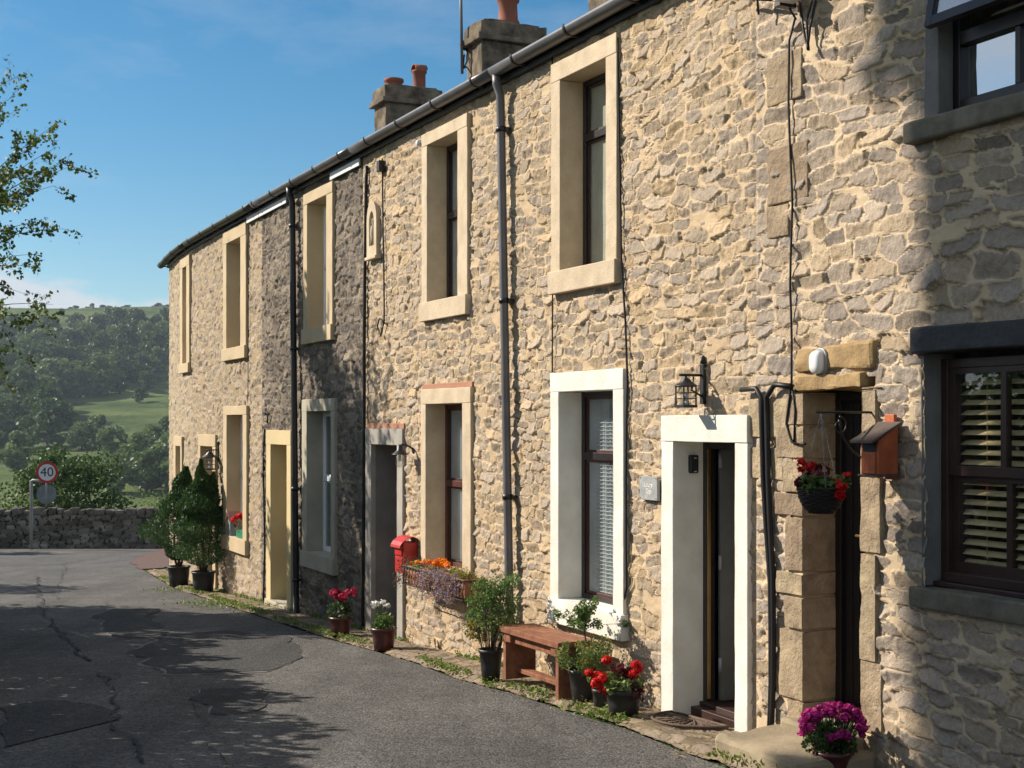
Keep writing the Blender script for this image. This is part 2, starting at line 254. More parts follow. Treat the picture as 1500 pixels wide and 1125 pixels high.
# asphalt
def asphalt(name, base, light, fine=0.006):
    m = bpy.data.materials.new(name); m.use_nodes = True; t = m.node_tree; b = t.nodes['Principled BSDF']
    b.inputs['Roughness'].default_value = 0.85; b.inputs['Specular IOR Level'].default_value = 0.3
    tcn = N(t, 'ShaderNodeTexCoord')
    n1 = N(t, 'ShaderNodeTexNoise', Scale=0.7, Detail=8.0, Roughness=0.7); n2 = N(t, 'ShaderNodeTexVoronoi', Scale=75.0); n3 = N(t, 'ShaderNodeTexNoise', Scale=14.0, Detail=6.0, Roughness=0.7)
    for n in (n1, n2, n3): t.links.new(tcn.outputs['Object'], n.inputs['Vector'])
    r = N(t, 'ShaderNodeValToRGB'); r.color_ramp.elements[0].position = 0.35; r.color_ramp.elements[1].position = 0.7
    r.color_ramp.elements[0].color = (*base, 1); r.color_ramp.elements[1].color = (*light, 1)
    t.links.new(M(t, 'ADD', M(t, 'MULTIPLY', n1.outputs['Fac'], 0.6), M(t, 'MULTIPLY', n3.outputs['Fac'], 0.4)), r.inputs[0])
    mpp = N(t, 'ShaderNodeMapping'); mpp.inputs['Scale'].default_value = (1.6, .16, 1); n5 = N(t, 'ShaderNodeTexNoise', Scale=1.0, Detail=5.0, Roughness=0.6); t.links.new(tcn.outputs['Object'], mpp.inputs['Vector']); t.links.new(mpp.outputs[0], n5.inputs['Vector'])
    n6 = N(t, 'ShaderNodeTexNoise', Scale=4.5, Detail=9.0, Roughness=0.8); t.links.new(tcn.outputs['Object'], n6.inputs['Vector'])
    wear = M(t, 'MULTIPLY', M(t, 'ADD', M(t, 'MULTIPLY', n5.outputs['Fac'], 1.3), .35), M(t, 'ADD', M(t, 'MULTIPLY', n6.outputs['Fac'], 1.1), .45))
    hv = N(t, 'ShaderNodeHueSaturation'); t.links.new(r.outputs[0], hv.inputs['Color'])
    sv = N(t, 'ShaderNodeSeparateColor'); t.links.new(n2.outputs['Color'], sv.inputs[0])
    t.links.new(M(t, 'MULTIPLY', wear, M(t, 'ADD', M(t, 'MULTIPLY', sv.outputs[0], 1.1), 0.45)), hv.inputs['Value'])
    t.links.new(hv.outputs[0], b.inputs['Base Color'])
    bp = N(t, 'ShaderNodeBump', Strength=0.8, Distance=fine)
    t.links.new(M(t, 'ADD', M(t, 'MULTIPLY', n2.outputs['Distance'], -1.0), M(t, 'MULTIPLY', n3.outputs['Fac'], 1.2)), bp.inputs['Height']); t.links.new(bp.outputs[0], b.inputs['Normal'])
    return m
MT['road'] = asphalt('asphalt', (0.060, 0.058, 0.055), (0.135, 0.128, 0.116))
MT['patch'] = asphalt('asphalt_patch', (0.036, 0.0355, 0.035), (0.07, 0.068, 0.065), 0.010)
MT['patchedge'] = mat('patch_edge', (0.22, 0.21, 0.19), 0.9, 0.2)
MT['crack'] = mat('crack_tar', (0.032, 0.031, 0.030), 0.8, 0.3)
MT['redsetts'] = mat('red_brick_paving', (0.14, 0.09, 0.075), 0.9, 0.2, vscale=12, bump=0.01)
def groundmat():
    m = bpy.data.materials.new('pasture'); m.use_nodes = True; t = m.node_tree; b = t.nodes['Principled BSDF']; b.inputs['Roughness'].default_value = 0.95; b.inputs['Specular IOR Level'].default_value = 0.1
    tcn = N(t, 'ShaderNodeTexCoord'); mpn = N(t, 'ShaderNodeMapping'); mpn.inputs['Scale'].default_value = (0.6, 1.0, 3.0)
    n1 = N(t, 'ShaderNodeTexNoise', Scale=0.03, Detail=10.0, Roughness=0.7); t.links.new(tcn.outputs['Object'], mpn.inputs['Vector']); t.links.new(mpn.outputs[0], n1.inputs['Vector'])
    r = N(t, 'ShaderNodeValToRGB'); r.color_ramp.elements[0].position = 0.42; r.color_ramp.elements[1].position = 0.60
    r.color_ramp.elements[0].color = (0.035, 0.065, 0.016, 1); r.color_ramp.elements[1].color = (0.115, 0.15, 0.042, 1); t.links.new(n1.outputs['Fac'], r.inputs[0])
    t.links.new(r.outputs[0], b.inputs['Base Color'])
    n2 = N(t, 'ShaderNodeTexNoise', Scale=0.5, Detail=8.0, Roughness=0.7); t.links.new(tcn.outputs['Object'], n2.inputs['Vector'])
    bp = N(t, 'ShaderNodeBump', Strength=1.0, Distance=0.8); t.links.new(n2.outputs['Fac'], bp.inputs['Height']); t.links.new(bp.outputs[0], b.inputs['Normal'])
    return m
MT['pasture'] = groundmat()

# ------------------------------------------------------------------ object helpers
def tag(o, label=None, cat=None, group=None, kind=None):
    if label: o['label'] = label
    if cat: o['category'] = cat
    if group: o['group'] = group
    if kind: o['kind'] = kind
    return o
def thing(name, loc, label, cat, group=None):
    o = bpy.data.objects.new(name, None); COL.objects.link(o); o.location = loc; o.empty_display_size = 0.2
    return tag(o, label, cat, group)
def rootloc(p):
    while p.parent is not None: p = p.parent
    return Vector(p.location)
def link(name, me, material, parent=None):
    o = bpy.data.objects.new(name, me); COL.objects.link(o)
    if material is not None: me.materials.append(material)
    if parent is not None: o.parent = parent
    return o
def npmesh(name, V, Fc, material, parent=None, smooth=False, attr=None, off=None):
    """V (n,3) array, Fc (m,k) int array"""
    V = np.asarray(V, dtype=np.float32); Fc = np.asarray(Fc, dtype=np.int32)
    base = rootloc(parent) if parent is not None else (Vector(off) if off is not None else Vector((0, 0, 0)))
    V = V - np.array(base, dtype=np.float32)
    me = bpy.data.meshes.new(name); n, k = Fc.shape
    me.vertices.add(len(V)); me.vertices.foreach_set('co', V.ravel())
    me.loops.add(n * k); me.loops.foreach_set('vertex_index', Fc.ravel())
    me.polygons.add(n); me.polygons.foreach_set('loop_start', np.arange(0, n * k, k, dtype=np.int32))
    if smooth: me.polygons.foreach_set('use_smooth', np.ones(n, dtype=bool))
    if attr is not None:
        a = me.color_attributes.new('stone', 'FLOAT_COLOR', 'POINT'); a.data.foreach_set('color', attr.astype(np.float32).ravel())
    me.update(calc_edges=True); me.validate()
    o = link(name, me, material, parent)
    if parent is None and off is not None: o.location = off
    return o

class MB:
    def __init__(s): s.v = []; s.f = []; s.sm = []
    def add(s, vs, fs, smooth=False):
        b = len(s.v); s.v += [tuple(v) for v in vs]
        for f in fs: s.f.append(tuple(i + b for i in f)); s.sm.append(smooth)
        return s
    def box8(s, p):
        return s.add(p, [(0, 3, 2, 1), (4, 5, 6, 7), (0, 1, 5, 4), (1, 2, 6, 5), (2, 3, 7, 6), (3, 0, 4, 7)])
    def box(s, c, u, v, w):
        c = Vector(c); u = Vector(u); v = Vector(v); w = Vector(w)
        return s.box8([c - u - v - w, c + u - v - w, c + u + v - w, c - u + v - w, c - u - v + w, c + u - v + w, c + u + v + w, c - u + v + w])
    def wbox(s, s0, s1, z0, z1, o0, o1):
        """box in the wall's own frame: s along the terrace, o out from it"""
        return s.box8([wp(s0, o0, z0), wp(s1, o0, z0), wp(s1, o1, z0), wp(s0, o1, z0), wp(s0, o0, z1), wp(s1, o0, z1), wp(s1, o1, z1), wp(s0, o1, z1)])
    def tube(s, pts, r, n=8, cap=True, smooth=True):
        pts = [Vector(p) for p in pts]; rs = r if isinstance(r, (list, tuple)) else [r] * len(pts)
        vs = []; fs = []; prev = None
        for i, p in enumerate(pts):
            d = (pts[min(i + 1, len(pts) - 1)] - pts[max(i - 1, 0)]).normalized()
            if prev is None:
                a = d.orthogonal().normalized()
            else:
                a = (prev - d * prev.dot(d)); a = a.normalized() if a.length > 1e-6 else d.orthogonal().normalized()
            prev = a; b = d.cross(a)
            for k in range(n):
                t = 2 * math.pi * k / n; vs.append(p + (a * math.cos(t) + b * math.sin(t)) * rs[i])
        for i in range(len(pts) - 1):
            for k in range(n): fs.append((i * n + k, i * n + (k + 1) % n, (i + 1) * n + (k + 1) % n, (i + 1) * n + k))
        s.add(vs, fs, smooth)
        if cap: b = len(s.v) - len(vs); s.f += [tuple(b + k for k in reversed(range(n))), tuple(b + (len(pts) - 1) * n + k for k in range(n))]; s.sm += [False, False]
        return s
    def lathe(s, prof, c, n=24, smooth=True, axis=None):
        c = Vector(c); vs = []; fs = []; q = Matrix.Identity(3) if axis is None else Vector(axis).normalized().to_track_quat('Z', 'Y').to_matrix()
        for r, z in prof:
            for k in range(n):
                t = 2 * math.pi * k / n; vs.append(c + q @ Vector((r * math.cos(t), r * math.sin(t), z)))
        for i in range(len(prof) - 1):
            for k in range(n): fs.append((i * n + k, i * n + (k + 1) % n, (i + 1) * n + (k + 1) % n, (i + 1) * n + k))
        s.add(vs, fs, smooth)
        b = len(s.v) - len(vs)
        if prof[0][0] > 1e-4: s.f.append(tuple(b + k for k in reversed(range(n)))); s.sm.append(False)
        if prof[-1][0] > 1e-4: s.f.append(tuple(b + (len(prof) - 1) * n + k for k in range(n))); s.sm.append(False)
        return s
    def prism(s, pts, d):
        """extrude polygon pts (3D) by vector d"""
        d = Vector(d); pts = [Vector(p) for p in pts]; n = len(pts)
        return s.add(pts + [p + d for p in pts], [tuple(reversed(range(n))), tuple(range(n, 2 * n))] + [(k, (k + 1) % n, n + (k + 1) % n, n + k) for k in range(n)])
    def build(s, name, material, parent=None, bevel=0.0, off=None, rough=0.0, cuts=0):
        base = rootloc(parent) if parent is not None else (Vector(off) if off is not None else Vector((0, 0, 0)))
        me = bpy.data.meshes.new(name); me.from_pydata([tuple(Vector(v) - base) for v in s.v], [], s.f)
        me.polygons.foreach_set('use_smooth', s.sm)
        bm = bmesh.new(); bm.from_mesh(me)
        bmesh.ops.remove_doubles(bm, verts=bm.verts, dist=1e-5)
        bmesh.ops.recalc_face_normals(bm, faces=bm.faces)
        if bevel: bmesh.ops.bevel(bm, geom=list(bm.edges), offset=bevel, segments=2, affect='EDGES', profile=0.5, clamp_overlap=True)
        if rough:
            for _ in range(6):
                es = [e for e in bm.edges if e.calc_length() > cuts]
                if not es: break
                bmesh.ops.subdivide_edges(bm, edges=es, cuts=1, use_grid_fill=True)
            bmesh.ops.triangulate(bm, faces=bm.faces)
            bm.normal_update()
            for v in bm.verts:
                p = v.co + base
                k = float(fbm(np.array([p.x * 6 + p.z * 2.7 + 50]), np.array([p.z * 6 + p.y * 4.1 + 50]), 3)[0]) - 0.5
                v.co += v.normal * k * rough * 2
            for f in bm.faces: f.smooth = True
        bm.to_mesh(me); bm.free()
        if rough: me.set_sharp_from_angle(angle=0.33)
        o = link(name, me, material, parent)
        if parent is None and off is not None: o.location = off
        return o

# ------------------------------------------------------------------ where things stand
def T(x, y):
    """height of the land"""
    x = np.asarray(x, dtype=float); y = np.asarray(y, dtype=float)
    near = -0.0523 * np.minimum(y, 40.0)
    ys = [-100, 0, 40, 60, 110, 200, 280, 350, 420, 500, 580, 660, 740, 790, 900, 1500, 6000]
    zs = [0, 0, 0, -2.5, -7, -11.5, -9, -3.5, 4.0, 16, 32, 50, 68, 73, 60, 30, 30]
    far = np.interp(y, ys, zs)
    far = far + np.where(y > 60, (fbm(x / 90 + 9, y / 90 + 4, 5) - 0.5) * np.clip((y - 60) / 200, 0, 1) * 9, 0)
    return near + far
def G(px, py, lift=0.0):
    Y = EYE / ((py - 620) / F - 0.0523)
    return Vector(((px - 750) / F * Y, Y, -0.0523 * Y + lift))
def P(px, py, Y): return Vector(((px - 750) / F * Y, Y, EYE + (620 - py) / F * Y))
ctrl = [(2700, None), (1700, None), (1100, None), (700, None), (480, None), (424, None), (361, 19.35), (320, 20.9), (279, 22.8), (262, 23.95), (248, 25.4)]
cp = []
for px, d in ctrl:
    d = d or 5.6 * F / (px + 210); cp.append(((px - 750) / F * d, d))
# resample as smooth curve
dense = []
for i in range(len(cp) - 1):
    a = np.array(cp[max(i - 1, 0)]); b = np.array(cp[i]); c = np.array(cp[i + 1]); d = np.array(cp[min(i + 2, len(cp) - 1)])
    L = np.linalg.norm(c - b); n = max(2, int(L / 0.12))
    m0 = (c - a) / (np.linalg.norm(c - b) + np.linalg.norm(b - a) + 1e-9) * L; m1 = (d - b) / (np.linalg.norm(d - c) + np.linalg.norm(c - b) + 1e-9) * L
    for k in range(n):
        t = k / n; dense.append((2 * t**3 - 3 * t**2 + 1) * b + (t**3 - 2 * t**2 + t) * m0 + (-2 * t**3 + 3 * t**2) * c + (t**3 - t**2) * m1)
dense.append(np.array(cp[-1])); dense = np.array(dense)
SS = np.concatenate([[0], np.cumsum(np.linalg.norm(np.diff(dense, axis=0), axis=1))]); SMAX = SS[-1]
TT = np.gradient(dense, axis=0); TT /= np.linalg.norm(TT, axis=1)[:, None]
ker = np.ones(9) / 9
TT = np.stack([np.convolve(np.pad(TT[:, i], 4, mode='edge'), ker, mode='valid') for i in (0, 1)], 1); TT /= np.linalg.norm(TT, axis=1)[:, None]
def wxy(s):
    s = np.asarray(s, dtype=float); x = np.interp(s, SS, dense[:, 0]); y = np.interp(s, SS, dense[:, 1])
    e = np.maximum(s - SMAX, 0); return x + e * TT[-1, 0], y + e * TT[-1, 1]
def wn(s):
    tx = np.interp(s, SS, TT[:, 0]); ty = np.interp(s, SS, TT[:, 1]); l = np.hypot(tx, ty); tx, ty = tx / l, ty / l
    return -ty, tx        # outward: towards the street
def wp(s, o, z):
    x, y = wxy(s); nx, ny = wn(s); return Vector((float(x + nx * o), float(y + ny * o), z))
def wt(s): nx, ny = wn(s); return Vector((float(ny), float(-nx), 0))      # unit vector along the wall, away from the camera
def wnv(s): nx, ny = wn(s); return Vector((float(nx), float(ny), 0))
_sg = np.linspace(0, SMAX + 1.0, 6000)
def S(px, o=0.0):
    x, y = wxy(_sg); nx, ny = wn(_sg); X = x + nx * o; Y = y + ny * o
    pp = 750 + F * X / Y
    return float(np.interp(px, pp[::-1], _sg[::-1]))
def Zat(s, py, o=0.0):
    p = wp(s, o, 0); return EYE + (620 - py) / F * p.y
def gz(s, o=0.0): p = wp(s, o, 0); return float(T(p.x, p.y))
def WPX(px, py, o=0.0): s = S(px, o); return wp(s, o, Zat(s, py, o))

# ------------------------------------------------------------------ masonry relief
def cells(s, z, cw, ch, seed, pw, jx=0.55, jz=0.26, grow=0.0):
    row = np.floor(z / ch).astype(np.int64); f = np.zeros(s.shape)
    d1 = f + 9.0; d2 = f + 9.0; o = dict(r1=f, r2=f, hx=f, hz=f, k=f)
    for dr in (-1, 0, 1):
        rr = row + dr; shift = h2(rr, rr * 0, seed + 2); rw = cw * (0.70 + 0.75 * h2(rr, rr * 0 + 5, seed + 3))
        cc0 = np.floor(s / rw + shift).astype(np.int64)
        for dc in (-1, 0, 1):
            cc = cc0 + dc
            a = h2(cc, rr, seed + 11); b = h2(cc, rr, seed + 12); c = h2(cc, rr, seed + 13); e = h2(cc, rr, seed + 14); k = h2(cc, rr, seed + 17)
            sx = (cc + 0.5 + (a - 0.5) * jx - shift) * rw; sz = (rr + 0.5 + (b - 0.5) * jz) * ch
            ax = rw * (0.40 + 0.26 * c + grow); az = ch * (0.36 + 0.24 * e + grow)
            ds = s - sx; dz = z - sz; ds2 = ds + dz * (a - 0.5) * 1.1; dz2 = dz + ds * (b - 0.5) * 0.16
            d = (np.abs(ds2 / ax) ** pw + np.abs(dz2 / az) ** pw) ** (1 / pw)
            nr = d < d1; d2 = np.where(nr, d1, np.minimum(d2, d)); d1 = np.where(nr, d, d1)
            for nm, v in (('r1', a * 0.37 + e * 0.63), ('r2', b * 0.5 + c * 0.5), ('hx', ds * (k - 0.5) * 2), ('hz', dz * (h2(cc, rr, seed + 16) - 0.5) * 2), ('k', k)): o[nm] = np.where(nr, v, o[nm])
    return d1, d2, o
def stonefield(s0_, z0_, cw, ch, seed, fill=1.0, crag=0.016, lift=0.012, warp=0.03, pw=3.4, grow=0.03, gallet=True, wave=0.03, gap=.07):
    s = s0_ + (fbm(s0_ / 0.14, z0_ / 0.14, seed, 3) - 0.5) * warp * 1.8; z = z0_ + (fbm(s0_ / 0.16, z0_ / 0.13, seed + 1, 3) - 0.5) * warp * 1.5 + (vn(s0_ / 0.8, z0_ / 0.5, seed + 9) - 0.5) * 0.12
    d1, d2, o = cells(s, z, cw, ch, seed, pw, grow=grow)
    fine = fbm(s0_ / 0.022, z0_ / 0.022, seed + 21, 3) - 0.5
    e1 = (1.03 - d1) + fine * 0.42; e2 = (d2 - d1) * 0.9 - gap + fine * .16
    m = sstep(0.0, 0.13, np.minimum(e1, e2)); present = o['k'] <= fill; m = np.where(present, m, 0.0)
    r1, r2, k, hx, hz = o['r1'], o['r2'], o['k'], o['hx'], o['hz']
    if gallet:   # slivers and small packing stones in the joints
        g1, g2, q = cells(s * 1.0 + 3.3, z + 1.7, cw * 0.55, ch * 0.42, seed + 500, 2.4)
        mg = sstep(0.0, 0.25, np.minimum(0.80 - g1 + fine * .4, (g2 - g1) - .1)) * (q['k'] < 0.55) * (m < 0.04) * sstep(.02, .14, -np.minimum(e1, e2) + (~present) * 1.0)
        use = mg > m; m = np.where(use, mg, m)
        r1 = np.where(use, q['r1'], r1); r2 = np.where(use, q['r2'] * .6, r2); hx = np.where(use, q['hx'] * 1.6, hx); hz = np.where(use, q['hz'] * 1.6, hz); k = np.where(use, q['k'] * .5, k)
    c1 = fbm(s0_ / 0.035 + 7, z0_ / 0.028, seed + 31, 3) - 0.5
    ridge = np.abs(fbm(s0_ / 0.075 + z0_ * 4, z0_ / 0.05 - s0_ * 3, seed + 41, 3) - 0.5) * 2
    st = np.floor(fbm(s0_ / 0.09, z0_ / 0.06, seed + 45, 2) * 7) / 7 - .5      # stepped, split faces
    sth = lift * (0.2 + 1.5 * r2) + (hx * .13 + hz * .34) + c1 * crag * 1.1 + (0.25 - ridge) * crag * (0.5 + 1.4 * k) + st * crag * 2.6 * (0.2 + k)
    mort = (fbm(s0_ / 0.16, z0_ / 0.07, seed + 51, 4) - 0.5) * 0.014 + 0.007
    h = mort * (1 - m) + sth * m
    under = np.exp(-((m - 0.25) / 0.25) ** 2) * (0.002 + 0.020 * sstep(.53, .63, fbm(s0_ / 0.13, z0_ / 0.10, seed + 61, 2)))
    h = h - under * (m > 0.01) + (fbm(s0_ / 1.1, z0_ / 1.1, 71, 2) - 0.5) * wave
    return m, h, r1, r2
def grid_faces(ns, nz, keep=None):
    i = np.arange(ns - 1)[:, None]; j = np.arange(nz - 1)[None, :]
    a = i * nz + j; Fc = np.stack([a, a + 1, a + nz + 1, a + nz], -1).reshape(-1, 4)
    if keep is not None: Fc = Fc[keep.reshape(-1)]
    return Fc
EAVE = 4.50
def stone_wall(name, s0, s1, z0, z1, res, holes, seed, material, parent, o=0.0, wrap=False, **kw):
    ns = int((s1 - s0) / res) + 1; nz = int((z1 - z0) / res) + 1
    s = np.linspace(s0, s1, ns); z = np.linspace(z0, z1, nz); Sg, Zg = np.meshgrid(s, z, indexing='ij')
    m, h, a, b = stonefield(Sg, Zg + 20, seed=seed, **kw)
    h = h * sstep(0, .03, Sg - s0) * sstep(0, .03, s1 - Sg)
    x, y = wxy(Sg); nx, ny = wn(Sg)
    V = np.stack([x + nx * (h + o), y + ny * (h + o), Zg], -1).reshape(-1, 3)
    sc = (s[:-1] + s[1:])[:, None] / 2; zc = (z[:-1] + z[1:])[None, :] / 2
    keep = np.ones((ns - 1, nz - 1), bool)
    for (a0, a1, b0, b1) in holes: keep &= ~((sc > a0) & (sc < a1) & (zc > b0) & (zc < b1))
    attr = np.stack([m, a, b, np.ones_like(m)], -1).reshape(-1, 4)
    return npmesh(name, V, grid_faces(ns, nz, keep), material, parent, True, attr)

# ------------------------------------------------------------------ land, road and pavement
def sheet(name, xs, ys, material, lift=0.0, kind='structure'):
    X, Y = np.meshgrid(xs, ys, indexing='ij'); Z = T(X, Y) + lift
    V = np.stack([X, Y, Z], -1).reshape(-1, 3); Fc = grid_faces(len(xs), len(ys))[:, ::-1]
    return tag(npmesh(name, V, Fc, material, None, True), kind=kind)
xs = np.concatenate([np.linspace(-1500, -300, 16)[:-1], np.linspace(-300, 60, 110)[:-1], np.linspace(60, 900, 24)])
ys = np.concatenate([np.linspace(-60, 40, 26)[:-1], np.linspace(40, 110, 24)[:-1], np.linspace(110, 900, 130)[:-1], np.linspace(900, 3000, 12)])
sheet('ground', xs, ys, MT['pasture'])
# road: sheet between left verge and the foot of the terrace, opening into the cross road
edge_px = [(1075, 1132), (1002, 1106), (930, 1075), (868, 1056), (743, 1016), (673, 999), (608, 973), (539, 953), (477, 937), (399, 911), (317, 884), (253, 862), (211, 837)]
redge = [G(*p) for p in edge_px]
redge = [Vector((2.55, 4.5, 0)), Vector((2.0, 6.4, 0))] + redge + [Vector((-8.1, 29.0, 0)), Vector((-8.0, 30.4, 0))]
ledge = [(-3.3, -6), (-3.4, 4), (-3.9, 8.5), (-4.25, 11), (-6.2, 15), (-8.2, 19), (-11, 24), (-15, 28.5), (-22, 30)]
rey = [p.y for p in redge]; rex = [p.x for p in redge]; ley = [p[1] for p in ledge]; lex = [p[0] for p in ledge]
rows = np.concatenate([np.linspace(-6, 30.4, 90)])
Vr = []; nr = 24
for y in rows:
    xr = np.interp(y, rey, rex) if y > 4.5 else 2.55 + (4.5 - y) * 0.45; xl = np.interp(y, ley, lex)
    for k in range(nr): x = xl + (xr - xl) * k / (nr - 1); Vr.append((x, y, float(T(x, y)) + 0.012))
tag(npmesh('road', Vr, grid_faces(len(rows), nr), MT['road'], None, True), kind='structure')
sheet('cross_road', np.linspace(-90, 40, 60), np.linspace(30.4, 37.3, 8), MT['road'], 0.012)
# pavement of setts along the foot of the wall
def pavement():
    res = 0.02; s = np.arange(0.0, SMAX + 1.2, res); n2 = 60
    x, y = wxy(s); nx, ny = wn(s)
    # distance from the wall to the road edge
    ex, ey = np.array(rex), np.array(rey)
    wid = []
    for i in range(0, len(s), 10):
        best = 3.0; p = np.array([x[i], y[i]]); n = np.array([nx[i], ny[i]])
        for k in range(len(ex) - 1):
            a = np.array([ex[k], ey[k]]); d = np.array([ex[k + 1], ey[k + 1]]) - a
            det = n[0] * (-d[1]) + d[0] * n[1]
            if abs(det) < 1e-9: continue
            r = a - p; t = (r[0] * (-d[1]) + d[0] * r[1]) / det; u = (n[0] * r[1] - r[0] * n[1]) / det
            if -0.01 <= u <= 1.01 and 0 < t < best: best = t
        wid.append(best)
    w = np.interp(np.arange(len(s)), np.arange(0, len(s), 10)[:len(wid)], wid)
    w = np.where(w > 2.9, np.nan, w); ok = ~np.isnan(w); w = np.interp(s, s[ok], w[ok])
    w = w + (fbm(s / 0.35, s * 0 + 3, 77) - 0.5) * 0.10
    u = np.linspace(0, 1, n2)[None, :]; O = w[:, None] * u - 0.03; Sg = np.repeat(s[:, None], n2, 1)
    m, h, a, b = stonefield(Sg, O + 5, 0.17, 0.12, 400, fill=0.9, crag=0.006, lift=0.012, wave=0.02)
    X = x[:, None] + nx[:, None] * O; Y = y[:, None] + ny[:, None] * O
    Z = T(X, Y) + 0.045 + h * 0.5 - 0.035 * sstep(0.82, 1.0, u)
    V = np.stack([X, Y, Z], -1).reshape(-1, 3)
    tag(npmesh('pavement', V, grid_faces(len(s), n2), MT['setts'], None, True, np.stack([m, a, b, m * 0 + 1], -1).reshape(-1, 4)), kind='structure')
pavement()
# repairs and the long crack in the tarmac
def ground_poly(name, pxs, material, lift, jit=0.10, seed=1):
    pts = [G(*p) for p in pxs]; out = []
    for i in range(len(pts)):
        a, b = pts[i], pts[(i + 1) % len(pts)]; n = max(2, int((b - a).length / 0.12))
        for k in range(n):
            p = a.lerp(b, k / n); q = float(fbm(np.array([p.x * 3.3]), np.array([p.y * 3.3]), seed, 4)[0]) - 0.5
            out.append(Vector((p.x + q * jit * 2, p.y + q * jit * 3, 0)))
    bm = bmesh.new(); vs = [bm.verts.new((p.x, p.y, float(T(p.x, p.y)) + lift)) for p in out]; bm.faces.new(vs)
    bmesh.ops.triangulate(bm, faces=bm.faces); me = bpy.data.meshes.new(name); bm.normal_update()
    for f in bm.faces:
        if f.normal.z < 0: f.normal_flip()
    bm.to_mesh(me); bm.free(); return tag(link(name, me, material), kind='structure')
patches = [[(137, 903), (170, 893), (232, 893), (222, 905), (245, 925), (238, 938), (165, 935)],
           [(192, 958), (243, 932), (330, 925), (430, 935), (440, 965), (395, 985), (240, 990)],
           [(272, 1030), (300, 1012), (372, 1012), (392, 1030), (376, 1045), (330, 1050)],
           [(0, 1040), (60, 1030), (130, 1034), (165, 1042), (160, 1060), (60, 1085), (0, 1100)]]
for i, p in enumerate(patches):
    if i < 3: 
        cx = sum(q[0] for q in p) / len(p); cy = sum(q[1] for q in p) / len(p)
        ground_poly('road_patch_edge', [(cx + (q[0] - cx) * 1.025 - 1.5, cy + (q[1] - cy) * 1.03) for q in p], MT['patchedge'], 0.016, seed=i)
    ground_poly('road_patch', p, MT['patch'], 0.020, seed=i)
def crack(pxs, w, seed):
    pts = [G(*p) for p in pxs]; V = []; 
    fine = []
    for a, b in zip(pts[:-1], pts[1:]):
        n = max(2, int((b - a).length / 0.05)); fine += [a.lerp(b, k / n) for k in range(n)]
    for i, p in enumerate(fine):
        j = (float(fbm(np.array([i * 0.16]), np.array([3.0]), seed)[0]) - 0.5) * 0.22; ww = w * (0.25 + 1.3 * float(vn(np.array([i * 0.31]), np.array([1.0]), seed + 1)[0]))
        x = p.x + j; V += [(x - ww, p.y, float(T(x, p.y)) + 0.024), (x + ww, p.y, float(T(x, p.y)) + 0.024)]
    Fc = [(2 * i, 2 * i + 1, 2 * i + 3, 2 * i + 2) for i in range(len(fine) - 1)]
    tag(npmesh('road_crack', V, Fc, MT['crack'], None), kind='structure')
crack([(54, 845), (54, 865), (66, 900), (95, 938), (128, 972)], 0.013, 3)
crack([(147, 990), (160, 1020), (172, 1060), (190, 1100), (200, 1124)], 0.010, 8)
crack([(330, 1150), (300, 1060), (190, 935), (150, 880)], 0.004, 18)
crack([(95, 826), (90, 850), (80, 880)], 0.006, 15)
ground_poly('brick_paving', [(190, 822), (232, 806), (262, 800), (262, 826), (240, 833), (205, 835)], MT['redsetts'], 0.02)

# ------------------------------------------------------------------ the terrace
cuts = {'c': [S(2300), S(1108), S(742), S(532), S(384), S(283), SMAX]}
bnd = cuts['c']
cottages = [
 dict(lab='nearest cottage, pale stone, with rough stone lintel door, dark lintelled window and wide open casement', mat='wall1', res=0.0095, seed=100, kw=dict(cw=0.23, ch=0.098, fill=0.97, crag=0.006, lift=0.006, warp=0.05)),
 dict(lab='buff rubble cottage with white painted door surround and open charcoal door', mat='wall2', res=0.0095, seed=200, kw=dict(cw=0.20, ch=0.088, fill=0.95, crag=0.0085, lift=0.007, warp=0.05)),
 dict(lab='cottage with cream window surrounds, grey doorway and orange flower trough', mat='wall3', res=0.012, seed=300, kw=dict(cw=0.20, ch=0.092, fill=0.95, crag=0.0095, lift=0.008, warp=0.05)),
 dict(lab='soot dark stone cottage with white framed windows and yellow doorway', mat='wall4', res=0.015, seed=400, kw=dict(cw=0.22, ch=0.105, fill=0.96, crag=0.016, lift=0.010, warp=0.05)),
 dict(lab='flush pointed tan cottage with ochre surrounds behind the potted conifers', mat='wall5', res=0.018, seed=500, kw=dict(cw=0.25, ch=0.10, fill=0.85, crag=0.009, lift=0.004, warp=0.06)),
 dict(lab='end cottage at the curved far end of the terrace with narrow ochre surrounds', mat='wall6', res=0.02, seed=600, kw=dict(cw=0.25, ch=0.11, fill=0.75, crag=0.007, lift=0.002, warp=0.06)),
]
for i, c in enumerate(cottages):
    c['s0'], c['s1'] = bnd[i], bnd[i + 1]; c['holes'] = []
    base = wp((c['s0'] + c['s1']) / 2, -0.0, 0); base.z = float(T(base.x, base.y))
    c['e'] = thing('stone_cottage', base, c['lab'], 'cottage', 'cottages of the terrace')
def op(OL, OR, IL, IR, yOt, yIt, yIb, ySb, d=0.165, floor=False):
    a = dict(O0=S(OR, .03), O1=S(OL, .03), I0=S(IR, .03), I1=S(IL, .03), d=d)
    a['t'] = Zat(a['O1'], yOt, .03); a['it'] = Zat(a['I1'], yIt, .03)
    if floor: a['ib'] = Zat(a['I1'], yIb, .03); a['b'] = gz((a['O0'] + a['O1']) / 2) - 0.25
    else: a['ib'] = Zat(a['I1'], yIb, .03); a['b'] = Zat(a['O1'], ySb, .03)
    return a
